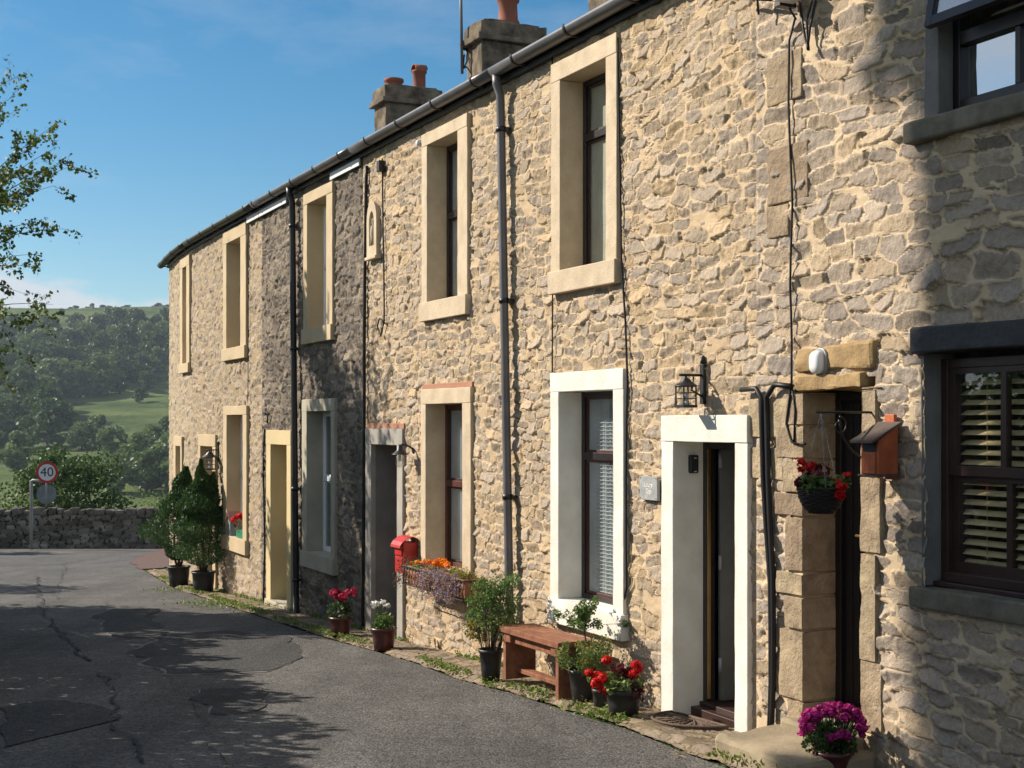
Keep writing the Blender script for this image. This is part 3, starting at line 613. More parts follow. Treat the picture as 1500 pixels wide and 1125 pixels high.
def surround(a, parent, m, house, sillmat=None, door=False, proud=0.045, sill_out=0.068, d=None):
    d = d if d is not None else a['d']
    mb = MB(); di = -d - 0.07
    mb.wbox(a['O0'], a['O1'], a['it'], a['t'], di, proud)
    zb = a['b'] if door else a['ib']
    mb.wbox(a['O0'], a['I0'], zb, a['it'] - .001, di, proud - .003); mb.wbox(a['I1'], a['O1'], zb, a['it'] - .001, di, proud - .002)
    mb.build('surround', m, parent, bevel=0.005, rough=0.004, cuts=0.09)
    if not door:
        sl = MB(); sl.wbox(a['O0'] - .012, a['O1'] + .012, a['b'], a['ib'] - .001, di, sill_out); sl.build('sill', sillmat or m, parent, bevel=0.006, rough=0.004, cuts=0.09)
    house['holes'].append(((a['O0'] + a['I0']) / 2, (a['O1'] + a['I1']) / 2, (a['b'] + 0.02 if not door else -9), (a['it'] + a['t']) / 2))
def window(a, house, sm, fm, transom=0.5, sash=None, glass='glass', inner='curtain', sillmat=None, fw=0.042, surr=True, drape='left', tm=None):
    e = house['e']; d = a['d']; s0, s1, z0, z1 = a['I0'], a['I1'], a['ib'], a['it']
    f = MB(); o0, o1 = -d - 0.07, -d
    f.wbox(s0, s0 + fw, z0, z1, o0, o1); f.wbox(s1 - fw, s1, z0, z1, o0, o1)
    f.wbox(s0 + fw, s1 - fw, z0, z0 + fw, o0, o1 + 0.001); f.wbox(s0 + fw, s1 - fw, z1 - fw, z1, o0, o1 - .001)
    zt = z0 + (z1 - z0) * (1 - transom)
    f.wbox(s0 + fw, s1 - fw, zt - .03, zt + .03, o0, o1 + .004)
    w = f.build('window', fm, e, bevel=0.004)
    # opening sash above, fixed below
    g = MB(); b = 0.020
    for (a0, a1) in ((z0 + fw, zt - .03), (zt + .03, z1 - fw)):
        g.wbox(s0 + fw, s0 + fw + b, a0, a1, o0 + .03, o1 - .018); g.wbox(s1 - fw - b, s1 - fw, a0, a1, o0 + .03, o1 - .018)
        g.wbox(s0 + fw + b, s1 - fw - b, a0, a0 + b, o0 + .03, o1 - .018); g.wbox(s0 + fw + b, s1 - fw - b, a1 - b, a1, o0 + .03, o1 - .018)
    g.build('sash', tm or fm, w, bevel=0.003)
    p = MB(); p.wbox(s0 + fw, s1 - fw, z0 + fw, zt - .03, o1 - .028, o1 - .024); p.build('pane', MT[glass], w)
    p = MB(); p.wbox(s0 + fw, s1 - fw, zt + .03, z1 - fw, o1 - .028, o1 - .024); p.build('pane', MT[glass], w)
    if inner == 'curtain' or inner == 'both':
        n = 60; V = []; Ls = (s1 - s0)
        for k in range(n):
            u = k / (n - 1); s = (s1 - fw - u * Ls * 0.45); o = -d - 0.052 + 0.009 * math.sin(u * 46) + 0.005 * math.sin(u * 19 + 1)
            V += [tuple(wp(s, o, z0)), tuple(wp(s, o, z1))]
        for k in range(n):
            u = k / (n - 1); s = (s0 + fw + u * Ls * 0.25); o = -d - 0.055 + 0.009 * math.sin(u * 40) + 0.008 * math.sin(u * 17 + 1)
            V += [tuple(wp(s, o, z0)), tuple(wp(s, o, z1))]
        Fc = [(2 * k, 2 * k + 2, 2 * k + 3, 2 * k + 1) for k in range(n - 1)] + [(2 * k, 2 * k + 2, 2 * k + 3, 2 * k + 1) for k in range(n, 2 * n - 1)]
        npmesh('curtain', V, Fc, MT['curtain'], w, True)
    if inner == 'roller':
        r = MB(); r.wbox(s0 + .01, s1 - .01, z0 + 0.0, z1, -d - .050, -d - .046); r.build('roller_blind', MT['roller'], w)
    if inner == 'slats' or inner == 'both':
        sl = MB(); z = z0 + .04
        while z < z1 - .03:
            sl.wbox(s0 + fw, s1 - fw - (s1 - s0) * .12, z, z + .006, -d - .050, -d - .038); z += .03
        sl.build('slatted_blind', MT['curtain'], w)
    bk = MB(); bk.wbox(s0 - .25, s1 + .25, z0 - .2, z1 + .2, -d - .95, -d - .9)
    if surr: surround(a, w, sm, house, sillmat)
    return w
H = cottages
# cottage 2 (white door)
w = window(op(809, 905, 822, 889, 96, 117, 397, 432), H[1], MT['cream'], MT['bframe'], 0.30, inner='roller', tm=MT['wframe'])
w = window(op(808, 915, 820, 900, 547, 574, 877, 909), H[1], MT['white'], MT['bframe'], 0.31, inner='both', tm=MT['redframe'])
# cottage 3
window(op(619, 686, 627, 671.5, 199, 213, 443, 472), H[2], MT['cream'], MT['bframe'], 0.45, inner='curtain', tm=MT['wframe'])
a3 = op(618, 691, 625, 678.6, 571, 592, 828, 850); w3 = window(a3, H[2], MT['cream'], MT['redframe'], 0.49, inner='curtain', tm=MT['wframe'])
te = MB(); te.wbox(a3['O0'], a3['O1'], a3['t'] + .001, a3['t'] + .05, -.1, .028); te.build('clay_edging', MT['red_edge'], w3, bevel=.004, rough=.006, cuts=.09)
# cottage 4
a41 = op(445.5, 488, 451, 479, 286, 299, 482, 505); window(a41, H[3], MT['cream2'], MT['upvc'], 0.5, glass='glass2', sillmat=MT['cream2'])
a42 = op(443.6, 491, 450.4, 485.6, 585.6, 602.7, 807, 828); window(a42, H[3], MT['palestone'], MT['upvc'], 0.48, glass='glass2', sillmat=MT['palestone'])
# cottage 5
window(op(327.7, 361, 332.6, 353, 342, 357, 511, 529.6), H[4], MT['cream2'], MT['upvc'], 0.5, glass='glass2')
a52 = op(328, 362, 333, 356.4, 595.5, 608, 783, 802); window(a52, H[4], MT['cream2'], MT['upvc'], 0.5, glass='glass2')
# cottage 6
window(op(264.5, 278, 268, 273.7, 381.6, 393, 533, 547.6), H[5], MT['cream2'], MT['upvc'], 0.5, glass='glass2', fw=.04)
window(op(255, 267, 258, 265, 638.7, 653, 745, 760), H[5], MT['cream2'], MT['upvc'], 0.5, glass='glass2', fw=.04)

def door(a, house, sm, leafm, framem, name='door', frame=0.06, ajar=0.0, panels=True, lab=None, far=False):
    e = house['e']; d = a['d']; s0, s1, z0, z1 = a['I0'], a['I1'], a['ib'], a['it']
    f = MB(); f.wbox(s0, s0 + frame, z0, z1, -d - .07, -d); f.wbox(s1 - frame, s1, z0, z1, -d - .07, -d); f.wbox(s0 + frame, s1 - frame, z1 - frame, z1, -d - .07, -d - .001)
    # leaf in its own plane, hinged at s0 (nearest the camera) and swung inwards by ajar
    hinge = wp(s1 - frame - .045 if far else s0 + frame, -d - .03 - (.05 if far else 0), 0); u = wt((s0 + s1) / 2) * (-1 if far else 1); n = -wnv((s0 + s1) / 2)
    du = (u * math.cos(ajar) + n * math.sin(ajar)); dn = (-u * math.sin(ajar) + n * math.cos(ajar)); Wd = s1 - s0 - 2 * frame - .006; Hd = z1 - frame - z0 - .01
    L = MB()
    def lb(x0, x1, y0, y1, t0, t1):
        c = Vector((hinge.x, hinge.y, 0)) + du * ((x0 + x1) / 2) + dn * ((t0 + t1) / 2) + Vector((0, 0, z0 + .005 + (y0 + y1) / 2))
        L.box(c, du * ((x1 - x0) / 2), dn * ((t1 - t0) / 2), Vector((0, 0, (y1 - y0) / 2)))
    lb(0, Wd, 0, Hd, .008, .036)
    if panels:
        st = .10
        for x0, x1 in ((0, st), (Wd / 2 - st / 2, Wd / 2 + st / 2), (Wd - st, Wd)): lb(x0, x1, 0, Hd, -.004, .0079)
        for y0, y1 in ((0, .2), (Hd * .42, Hd * .42 + .14), (Hd - .12, Hd)):
            lb(st + .0005, Wd / 2 - st / 2 - .0005, y0, y1, -.004, .0079); lb(Wd / 2 + st / 2 + .0005, Wd - st - .0005, y0, y1, -.004, .0079)
    leaf = L.build(name, leafm, e, bevel=.003)
    if lab: leaf['label'] = lab
    f.build('door_frame', framem, leaf, bevel=.004)
    surround(a, leaf, sm, house, door=True)
    hb = MB(); c = Vector((hinge.x, hinge.y, 0)) + du * (Wd - .06) + dn * (-.012) + Vector((0, 0, z0 + 1.0))
    hb.box(c, du * .018, dn * .006, Vector((0, 0, .085))); hb.tube([c + Vector((0, 0, .03)), c + Vector((0, 0, .03)) - dn * .045, c + Vector((0, 0, .03)) - dn * .045 - du * .10], .009)
    hb.build('handle', MT['brass'], leaf)
    return leaf, hinge, du, dn, Wd, Hd, z0
# cottage 2 door (open inwards)
a2 = op(970.7, 1097, 988, 1078, 609, 646.7, 1030, 0, d=.20, floor=True)
L2 = door(a2, H[1], MT['white'], MT['door_dark'], MT['bframe'], ajar=R(80), far=True, frame=.05, lab='charcoal panelled door standing open')
tb = MB(); tb.wbox(a2['I0'], a2['I1'], a2['ib'] - .10, a2['ib'] - .002, -.6, -.17); tb.wbox(a2['I0'], a2['I1'], a2['ib'] - .13, a2['ib'] - .03, -.169, -.10); tb.build('threshold', MT['wframe'], L2[0], bevel=.006)
for zz in (.25, .95, 1.65):
    hg = MB(); hg.tube([Vector((L2[1].x, L2[1].y, a2['ib'] + zz - .05)), Vector((L2[1].x, L2[1].y, a2['ib'] + zz + .05))], .014, 8); hg.build('hinge', MT['galv'], L2[0])
eb = MB(); c0 = Vector((L2[1].x, L2[1].y, 0)); s1f = a2['I1'] - .052
eb.wbox(s1f - .012, s1f, a2['ib'] + .02, a2['it'] - .052, -.222, -.202); eb.build('brass_strip', MT['brass'], L2[0])
stp = MB(); g2 = gz((a2['I0'] + a2['I1']) / 2); stp.wbox(a2['I0'] - .0, a2['I1'] - .002, g2 - .1, a2['ib'] - .10, -.3, .10); stp.build('step', MT['stepstone'], H[1]['e'], bevel=.02, rough=.012, cuts=.07)
# cottage 3 doorway (deep grey reveal)
ad3 = op(537, 591, 545, 582.6, 627.5, 650.7, 935, 0, d=.30, floor=True)
L3 = door(ad3, H[2], MT['greystone'], MT['door_black'], MT['black'])
te = MB(); te.wbox(ad3['O0'], ad3['O1'], ad3['t'] + .001, ad3['t'] + .055, -.1, .026); te.build('clay_edging', MT['red_edge'], L3[0], bevel=.004, rough=.006, cuts=.09)
rv = MB(); rv.wbox(ad3['I1'] - .008, ad3['I1'] - .0005, ad3['ib'] - .1, ad3['it'] - .003, -.30, -.01); rv.build('reveal_paint', MT['greyrev'], L3[0])
st3 = MB(); st3.wbox(ad3['I0'], ad3['I1'], gz(ad3['I0']) - .1, ad3['ib'], -.35, .05); st3.build('step', MT['stepstone'], H[2]['e'], bevel=.012, rough=.008, cuts=.08)
# cottage 4 doorway (yellow)
ad4 = op(391, 427, 397.5, 421, 630, 650.7, 878, 0, d=.30, floor=True)
L4 = door(ad4, H[3], MT['yellow'], MT['door_dark'], MT['upvc'])
st4 = MB(); st4.wbox(ad4['O0'], ad4['O1'] , gz(ad4['I0']) - .2, ad4['ib'] - .002, -.35, .07); st4.build('step', MT['palestone'], H[3]['e'], bevel=.012, rough=.008, cuts=.08)
# cottage 5 doorway
ad5 = op(291, 316.4, 294.4, 312, 636, 653, 850, 0, d=.30, floor=True)
L5 = door(ad5, H[4], MT['cream2'], MT['door_brown'], MT['upvc'])
# cottage 1: low doorway with rough lintel, jambs of squared stone
H1 = H[0]; e1 = H1['e']
d0, d1 = S(1266), S(1181); zt = Zat(d1, 575); zb = Zat(d1, 1034)
ad1 = dict(I0=d0, I1=d1, O0=d0 - .16, O1=d1 + .20, t=zt + .10, it=zt, ib=zb, b=gz(d0) - .2, d=.27)
f = MB(); fr = .05
f.wbox(d0, d0 + .11, zb, zt, -.31, -.215); f2 = MB(); f2.wbox(d1 - fr, d1, zb, zt, -.29, -.215); f2.wbox(d0 + .11, d1 - fr, zt - fr, zt, -.29, -.216)
lf = MB(); lf.wbox(d0 + .11, d1 - fr, zb + .01, zt - fr, -.285, -.24)
for k in range(5): q = d0 + .13 + k * (d1 - d0 - .2) / 5; lf.wbox(q, q + (d1 - d0 - .2) / 5 - .012, zb + .03, zt - fr - .02, -.24, -.232)
leaf1 = lf.build('door', MT['door_black'], e1, bevel=.003)
f.build('door_frame', MT['door_brown'], leaf1, bevel=.004); f2.build('door_frame', MT['door_black'], leaf1, bevel=.004)
hb = MB(); hs = d0 + .17; hz = Zat(d0, 800); hb.wbox(hs, hs + .035, hz - .11, hz + .10, -.232, -.225); hb.tube([wp(hs + .017, -.225, hz + .03), wp(hs + .017, -.18, hz + .03), wp(hs + .11, -.18, hz + .03)], .009); hb.build('handle', MT['brass'], leaf1)
ls = MB(); ls.wbox(d0 + .03, d0 + .09, Zat(d0, 1000), Zat(d0, 965), -.217, -.207); ls.build('letter_slot', MT['black'], leaf1)
th = MB(); th.wbox(d0, d1, zb - .06, zb + .004, -.29, -.14); th.build('threshold', MT['door_brown'], leaf1, bevel=.008)
jm = MB(); rng = random.Random(5)
for (sa, sb) in ((d1, d1 + .0),): pass
z = gz(d1) - .1; k = 0
while z < zt - .01:
    hh = min(rng.choice([.14, .2, .27, .33, .42]), zt - z); w_ = .24 if k % 2 else .15
    jm.wbox(d1 + .001, d1 + w_ + rng.uniform(-.02, .03), z + .009, z + hh - .009, -.36, .022 + rng.uniform(0, .012)); z += hh; k += 1
z = gz(d1) - .1; k = 0
while z < zt + .02:
    hh = min(rng.uniform(.35, .6), zt + .02 - z); w_ = .16 if k % 2 else .12
    jm.wbox(d0 - w_, d0 - .001, z + .006, z + hh - .006, -.36, .020 + rng.uniform(0, .010)); z += hh + .0001; k += 1
mo_ = MB(); mo_.wbox(d1 + .02, d1 + .135, gz(d1) - .1, zt, -.35, .010); mo_.wbox(d0 - .115, d0 - .02, gz(d1) - .1, zt + .02, -.35, .010); mo_.build('pointing', MT['pointing'], leaf1)
jb = jm.build('jamb', MT['quoin'], leaf1, bevel=.008, rough=.014, cuts=.035)
lt = MB(); lt.wbox(d0 - .02, d1 + .05, Zat(d1, 573), Zat(d1, 548), -.36, .05); lt.wbox(S(1285), S(1170), Zat(S(1170), 546), Zat(S(1170), 508), -.1, .034)
lt.build('lintel', MT['lintelrough'], leaf1, bevel=.02, rough=.035, cuts=.05)
H1['holes'].append((d0 - .10, d1 + .12, -9, zt + .08))
st = MB(); st.wbox(d0 - .03, d1 + .04, gz(d0) - .1, zb - .062, -.34, .16); st.build('step', MT['stepstone'], e1, bevel=.02, rough=.012, cuts=.07)
# the wide lower block in front of it
stb = MB(); s_a, s_b = S(1290), S(1104, .30); zz = gz(s_b, .3)
stb.wbox(s_a, s_b, zz - .2, zz + .17, .02, .58); stb.build('mounting_step', MT['stepstone'], e1, bevel=.035, rough=.03, cuts=.08)
# big squared stones (quoins) between cottages 1 and 2
qm = MB(); 
for (x0, x1, y0, y1) in ((1132, 1186, 200, 330) , (1128, 1184, 226, 300), (1130, 1180, 310, 372)): pass
for (x0, x1, y0, y1) in ((1127, 1177, 88, 158), (1128, 1186, 222, 302), (1127, 1158, 305, 350), (1100, 1172, 585, 640), (1100, 1150, 655, 700)):
    sa, sb = S(x1), S(x0); qm = MB(); qm.wbox(sa, sb, Zat(sb, y1), Zat(sb, y0), -.05, .018); qm.build('quoin', MT['quoin'], e1, bevel=.006, rough=.012, cuts=.03)
# cottage 1 lower window: sliding sash with slatted blind
sL = S(1352, .0); zl0, zl1 = Zat(S(1343), 518), Zat(S(1343), 481); zs0, zs1 = Zat(S(1341), 887), Zat(S(1341), 857)
FWd = .11; sF = S(1377, -.11); lights = 3; lw = .325; s_end = sF - (.06 + lights * (lw + .03))
wn1 = MB(); o0, o1 = -.19, -.115; ztop = zl0 - .03; zbot = zs1 + .03
wn1.wbox(s_end - .06, s_end, zbot, ztop, o0, o1); wn1.wbox(sF - .05, sF, zbot, ztop, o0, o1); wn1.wbox(s_end, sF - .05, ztop - .05, ztop, o0, o1 - .001); wn1.wbox(s_end, sF - .05, zbot, zbot + .05, o0, o1 + .03)
W1 = wn1.build('window', MT['wframe'], e1, bevel=.004); W1['label'] = 'wide dark brown sash window with wooden slatted blind'
zm = Zat(sF, 690, -.11)
sm_ = MB()
for (za, zb_, oo, low) in ((zm - .02, ztop - .05, -.125, False), (zbot + .05, zm - .02, -.155, True)):
    a0, a1 = s_end, sF - .05
    sm_.wbox(a0, a1, za, za + .05, oo - .04, oo); sm_.wbox(a0, a1, zb_ - .03, zb_ - .0005, oo - .04, oo - .0005)
    sm_.wbox(a0, a0 + .04, za + .05, zb_ - .03, oo - .04, oo - .0005); sm_.wbox(a1 - .04, a1, za + .05, zb_ - .03, oo - .04, oo - .0005)
    for k in (1, 2): q = a1 - .03 - k * (a1 - a0) / 3 + (.0 if not low else -.01); sm_.wbox(q, q + .035, za + .05, zb_ - .03, oo - .04, oo - .0008)
sm_.build('sash', MT['wframe'], W1, bevel=.003)
pp = MB(); pp.wbox(s_end, sF - .05, zm, ztop - .05, -.138, -.134); pp.build('pane', MT['glass'], W1)
pp = MB(); pp.wbox(s_end, sF - .05, zbot + .05, zm, -.168, -.164); pp.build('pane', MT['glass'], W1)
bl = MB(); z = zbot + .05; up = Vector((0, 0, 1))
while z < ztop - .10:
    for (q0, q1) in ((s_end + .02, sF - .07),):
        c = wp((q0 + q1) / 2, -.205, z); u = wt((q0 + q1) / 2); n = wnv((q0 + q1) / 2)
        bl.box(c, u * ((q1 - q0) / 2), (n * .80 - up * .42).normalized() * .026, (n * .42 + up * .80).normalized() * .0015)
    z += .052
for q in (s_end + .2, sF - .25, sF - .6): bl.tube([wp(q, -.19, zbot), wp(q, -.19, ztop)], .0015, 4)
bl.build('slatted_blind', MT['slat'], W1)
jj = MB(); jj.wbox(sF - .0, sL, zs1 - .0, zl0, -.2, .014); jj.build('jamb', MT['greyrender'], W1, bevel=.004, rough=.008, cuts=.06)
jj2 = MB(); jj2.wbox(s_end - .16, s_end - .06, zs1 - .0, zl0, -.2, .004); jj2.build('jamb', MT['greyrender'], W1, bevel=.004, rough=.008, cuts=.06)
ll = MB(); ll.wbox(s_end - .26, S(1343), zl0 + .001, zl1, -.2, .045); ll.build('lintel', MT['darklintel'], W1, bevel=.01, rough=.016, cuts=.05)
sl = MB(); sl.wbox(s_end - .2, S(1341), zs0, zs1 - .001, -.2, .05); sl.build('sill', MT['sillstone'], W1, bevel=.01, rough=.008, cuts=.07)
sw = MB(); sw.wbox(s_end - .06, sF, zs1, zbot - .001, -.2, -.06); sw.build('timber_sill', MT['wframe'], W1, bevel=.006)
H1['holes'].append((s_end - .14, sL - .02, zs0 + .03, zl1 - .03))
# cottage 1 upper window with top-hung light standing open
sLu = S(1358); sFu = S(1377); zs1u = Zat(S(1335), 183); zs0u = Zat(S(1336), 213) ; s_eu = sFu - 1.25; zhead = EAVE - .12
fu = MB(); ztr = Zat(sFu, 60, -.08)
fu.wbox(sFu - .05, sFu, zs1u + .03, zhead, -.16, -.085); fu.wbox(s_eu, s_eu + .05, zs1u + .03, zhead, -.16, -.085); fu.wbox(s_eu + .05, sFu - .05, zhead - .05, zhead, -.16, -.086); fu.wbox(s_eu + .05, sFu - .05, zs1u + .03, zs1u + .085, -.16, -.086)
fu.wbox(s_eu + .05, sFu - .05, ztr - .035, ztr + .035, -.16, -.084)
for k in (1, 2): q = sFu - .05 - k * 1.15 / 3 - .015; fu.wbox(q, q + .035, zs1u + .085, ztr - .035, -.155, -.09)
W1u = fu.build('window', MT['bframe'], e1, bevel=.004); W1u['label'] = 'dark upper window with top light propped open'
pp = MB(); pp.wbox(s_eu + .05, sFu - .05, zs1u + .085, ztr - .035, -.125, -.12); pp.build('pane', glassmat('window_glass_sky', (0.25, 0.27, 0.27), 0.55), W1u)
cs = MB(); hz = zhead - .03; L_ = hz - ztr - .03; ang = R(11); n = wnv(sFu); u = wt(sFu); dn_ = (Vector((0, 0, -1)) * math.cos(ang) + n * math.sin(ang)); pn = (n * math.cos(ang) + Vector((0, 0, 1)) * math.sin(ang))
def csb(mb, x0, x1, y0, y1, t0, t1):
    c = wp(sFu, -.06, hz) - u * ((x0 + x1) / 2) + dn_ * ((y0 + y1) / 2) + pn * ((t0 + t1) / 2); mb.box(c, u * ((x1 - x0) / 2), dn_ * ((y1 - y0) / 2), pn * ((t1 - t0) / 2))
Wc = 1.25
csb(cs, 0, .045, 0, L_, -.02, .02); csb(cs, Wc - .045, Wc, 0, L_, -.02, .02); csb(cs, .045, Wc - .045, 0, .045, -.02, .019); csb(cs, .045, Wc - .045, L_ - .05, L_, -.02, .019)
csm = cs.build('casement', MT['bframe'], W1u, bevel=.003)
cp_ = MB(); csb(cp_, .045, Wc - .045, .045, L_ - .05, -.003, .003); cp_.build('pane', MT['glass2'], csm) if False else cp_.build('pane', glassmat('casement_glass', (0.5, 0.55, 0.6), 0.25), W1u)
bl = MB(); z = ztr + .03
while z < zhead - .05:
    c = wp(sFu - .62, -.25, z); bl.box(c, wt(sFu) * .5, (wnv(sFu) * .75 - up * .55).normalized() * .024, (wnv(sFu) * .55 + up * .75).normalized() * .0015); z += .05
bl.build('slatted_blind', MT['slat'], W1u)
sl = MB(); sl.wbox(s_eu - .25, S(1335), zs0u, zs1u, -.2, .06); sl.build('sill', MT['sillstone'], W1u, bevel=.012, rough=.008, cuts=.07)
jj = MB(); jj.wbox(sFu, sLu, zs1u + .001, EAVE - .02, -.2, .014); jj.build('jamb', MT['greyrender'], W1u, bevel=.004, rough=.008, cuts=.06)
H1['holes'].append((s_eu - .02, sLu - .02, zs0u + .03, EAVE + .1))

# walls, gable and back, roof, gutter for each cottage
zmin_of = lambda c: min(gz(c['s0']), gz(c['s1'])) - 0.15
RP = math.tan(R(27)); DEP = 6.4
def chimney(pxf, zt_above, pots, house, w=.9, l=.5, b=2.2):
    ch = MB(); sN = S(pxf, -b)      # corner nearest the camera and the street
    def cb(e, z0, z1): return ch.wbox(sN - e, sN + l + e, z0, z1, -b - w - e, -b + e)
    zt_ = EYE + zt_above
    cb(0, 4.4, zt_ - .30); cb(.07, zt_ - .299, zt_ - .22); cb(.025, zt_ - .219, zt_ - .04); cb(-.04, zt_ - .039, zt_)
    o = ch.build('chimney', MT['chim'], house['roof'], bevel=.012, rough=.022, cuts=.09)
    for k, (kind, f) in enumerate(pots):
        c = wp(sN + l / 2, -b - w * f, zt_ - .01); p = MB()
        if kind == 'short': p.lathe([(.15, -.02), (.13, .02), (.13, .07), (.155, .09), (.155, .13), (.12, .14), (.11, .04)], c, 20)
        elif kind == 'cowl':
            p.lathe([(.11, 0), (.10, .03), (.10, .26), (.12, .28), (.12, .31), (.09, .31), (.085, .1)], c, 20)
            c2 = c + Vector((0, 0, .31)); hood = [(c2 + wt(sN) * (.11 * math.cos(t)) + Vector((0, 0, .10 * math.sin(t)))) for t in np.linspace(0, math.pi, 10)]
            n = wnv(sN)
            vs = [h_ + n * .1 for h_ in hood] + [h_ - n * .1 for h_ in hood] + [(h_ - c2) * .86 + c2 + n * .1 for h_ in hood] + [(h_ - c2) * .86 + c2 - n * .1 for h_ in hood]
            fs = [(i, i + 1, 11 + i, 10 + i) for i in range(9)] + [(20 + i, 30 + i, 31 + i, 21 + i) for i in range(9)] + [(i, 20 + i, 21 + i, i + 1) for i in range(9)] + [(10 + i, 11 + i, 31 + i, 30 + i) for i in range(9)]
            p.add(vs, fs, True)
        else: p.lathe([(.17, -.02), (.15, .06), (.13, .10), (.12, .30), (.15, .33), (.15, .38), (.115, .39), (.10, .1)], c, 22)
        p.build('chimney_pot', MT['potred'], o)
    return o
for i, c in enumerate(cottages):
    e = c['e']; s0, s1 = c['s0'], c['s1']
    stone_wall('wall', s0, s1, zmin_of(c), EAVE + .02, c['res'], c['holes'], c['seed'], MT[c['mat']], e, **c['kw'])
    g = 0.006; zb = zmin_of(c)
    bb = MB(); A0, A1, B0, B1 = (wp(s0 + g, -.30, 0), wp(s1 - g if i < 5 else s1, -.30 if i < 5 else -.02, 0), wp(s0 + g, -DEP, 0), wp(s1 - g, -DEP, 0))
    zr = EAVE + DEP / 2 * RP
    def v(p, z): return (p.x, p.y, z)
    ridge0 = wp(s0 + g, -DEP / 2, zr - .05); ridge1 = wp(s1 - g, -DEP / 2, zr - .05)
    vs = [v(A0, zb), v(A0, EAVE), tuple(ridge0), v(B0, EAVE), v(B0, zb), v(A1, zb), v(A1, EAVE), tuple(ridge1), v(B1, EAVE), v(B1, zb)]
    bb.add(vs, [(0, 1, 2, 3, 4), (9, 8, 7, 6, 5), (3, 8, 9, 4)])
    bb.build('gable' if i in (0, 5) else 'party_wall', MT['chim'] if i < 5 else MT['wall6'], e)
    # roof: slabs in short strips so that it follows the curve of the row
    ovr = 0.35 if i == 5 else 0.0
    n = max(1, int((s1 - s0) / 1.2)); ss = [s0 + g + (s1 + ovr - s0 - g) * k / n for k in range(n + 1)]
    vs = []; fs = []; zf = EAVE + .03
    for s in ss:
        fr_, rg, bk_ = wp(s, .10, zf), wp(s, -DEP / 2, zf + (DEP / 2 + .1) * RP), wp(s, -DEP - .2, zf)
        vs += [fr_, rg, bk_, fr_ + Vector((0, 0, .07)), rg + Vector((0, 0, .07)), bk_ + Vector((0, 0, .07))]
    for k in range(n):
        a = k * 6; b = a + 6; fs += [(a, b, b + 1, a + 1), (a + 1, b + 1, b + 2, a + 2), (a + 3, a + 4, b + 4, b + 3), (a + 4, a + 5, b + 5, b + 4), (a, a + 3, b + 3, b), (a + 2, b + 2, b + 5, a + 5)]
    fs += [(0, 1, 4, 3), (1, 2, 5, 4), (n * 6, n * 6 + 3, n * 6 + 4, n * 6 + 1), (n * 6 + 1, n * 6 + 4, n * 6 + 5, n * 6 + 2)]
    rb = MB(); rb.add(vs, fs); c['roof'] = rb.build('roof', MT['slate'], e)
    # gutter, half round with unions and brackets
    gs = np.linspace(s0, s1 + (.45 if i == 5 else 0), max(3, int((s1 - s0) / .4)))
    gm = MB(); prof = [(.067 * math.cos(t), .067 * math.sin(t)) for t in np.linspace(math.pi, 2 * math.pi, 11)] + [(.061 * math.cos(t), .061 * math.sin(t)) for t in np.linspace(2 * math.pi, math.pi, 11)]
    GO, GZ = .115, EAVE + .085
    vs = []; fs = []
    for s in gs:
        for (a, b) in prof: vs.append(wp(s, GO + a, GZ + b))
    m = len(prof)
    for k in range(len(gs) - 1):
        for j in range(m): fs.append((k * m + j, (k + 1) * m + j, (k + 1) * m + (j + 1) % m, k * m + (j + 1) % m))
    fs += [tuple(range(m)), tuple((len(gs) - 1) * m + j for j in reversed(range(m)))]
    gm.add(vs, fs, True)
    gt = gm.build('gutter', MT['guttergreen'] if i >= 4 else MT['gutter'], e)
    q = s0 + .35
    while q < s1 + (.3 if i == 5 else 0):
        um = MB(); ring = [(.074 * math.cos(t), .074 * math.sin(t)) for t in np.linspace(math.pi * .95, 2.05 * math.pi, 11)]
        vs = [wp(q, GO + a, GZ + b) for a, b in ring] + [wp(q + .025, GO + a, GZ + b) for a, b in ring] + [wp(q, GO + a * .9, GZ + b * .9) for a, b in ring] + [wp(q + .025, GO + a * .9, GZ + b * .9) for a, b in ring]
        um.add(vs, [(j, j + 1, 12 + j, 11 + j) for j in range(10)] + [(j, 22 + j, 23 + j, j + 1) for j in range(10)] + [(11 + j, 12 + j, 34 + j, 33 + j) for j in range(10)])
        um.wbox(q + .004, q + .02, GZ - .075, GZ - .055, .01, GO); q += .92; um.build('bracket', MT['black'], gt)
    fb = MB(); fq = np.linspace(s0 + .002, s1 - .002, max(2, int((s1 - s0) / .8)))
    for a, b in zip(fq[:-1], fq[1:]): fb.wbox(a, b, EAVE - .02, EAVE + .028, .0, .045)
    fb.build('fascia', MT['black'], e)
    if i in (3, 4):
      for q0, q1 in (((S(533), S(489)), (S(424), S(384))) if i == 3 else ((S(384), S(366)),)):
        wf = MB(); q0 = max(q0, s0 + .01); q1 = min(q1, s1 - .01)
        wf.wbox(q0, q1, EAVE - .10, EAVE - .022, .03, .05); wf.build('soffit_board', MT['whitefascia'], e)
chimney(565, 5.2, [('short', .25), ('cowl', .72)], H[3])
chimney(706, 5.24, [('tall', .55)], H[2])
chimney(896, 5.2, [('tall', .5)], H[1])
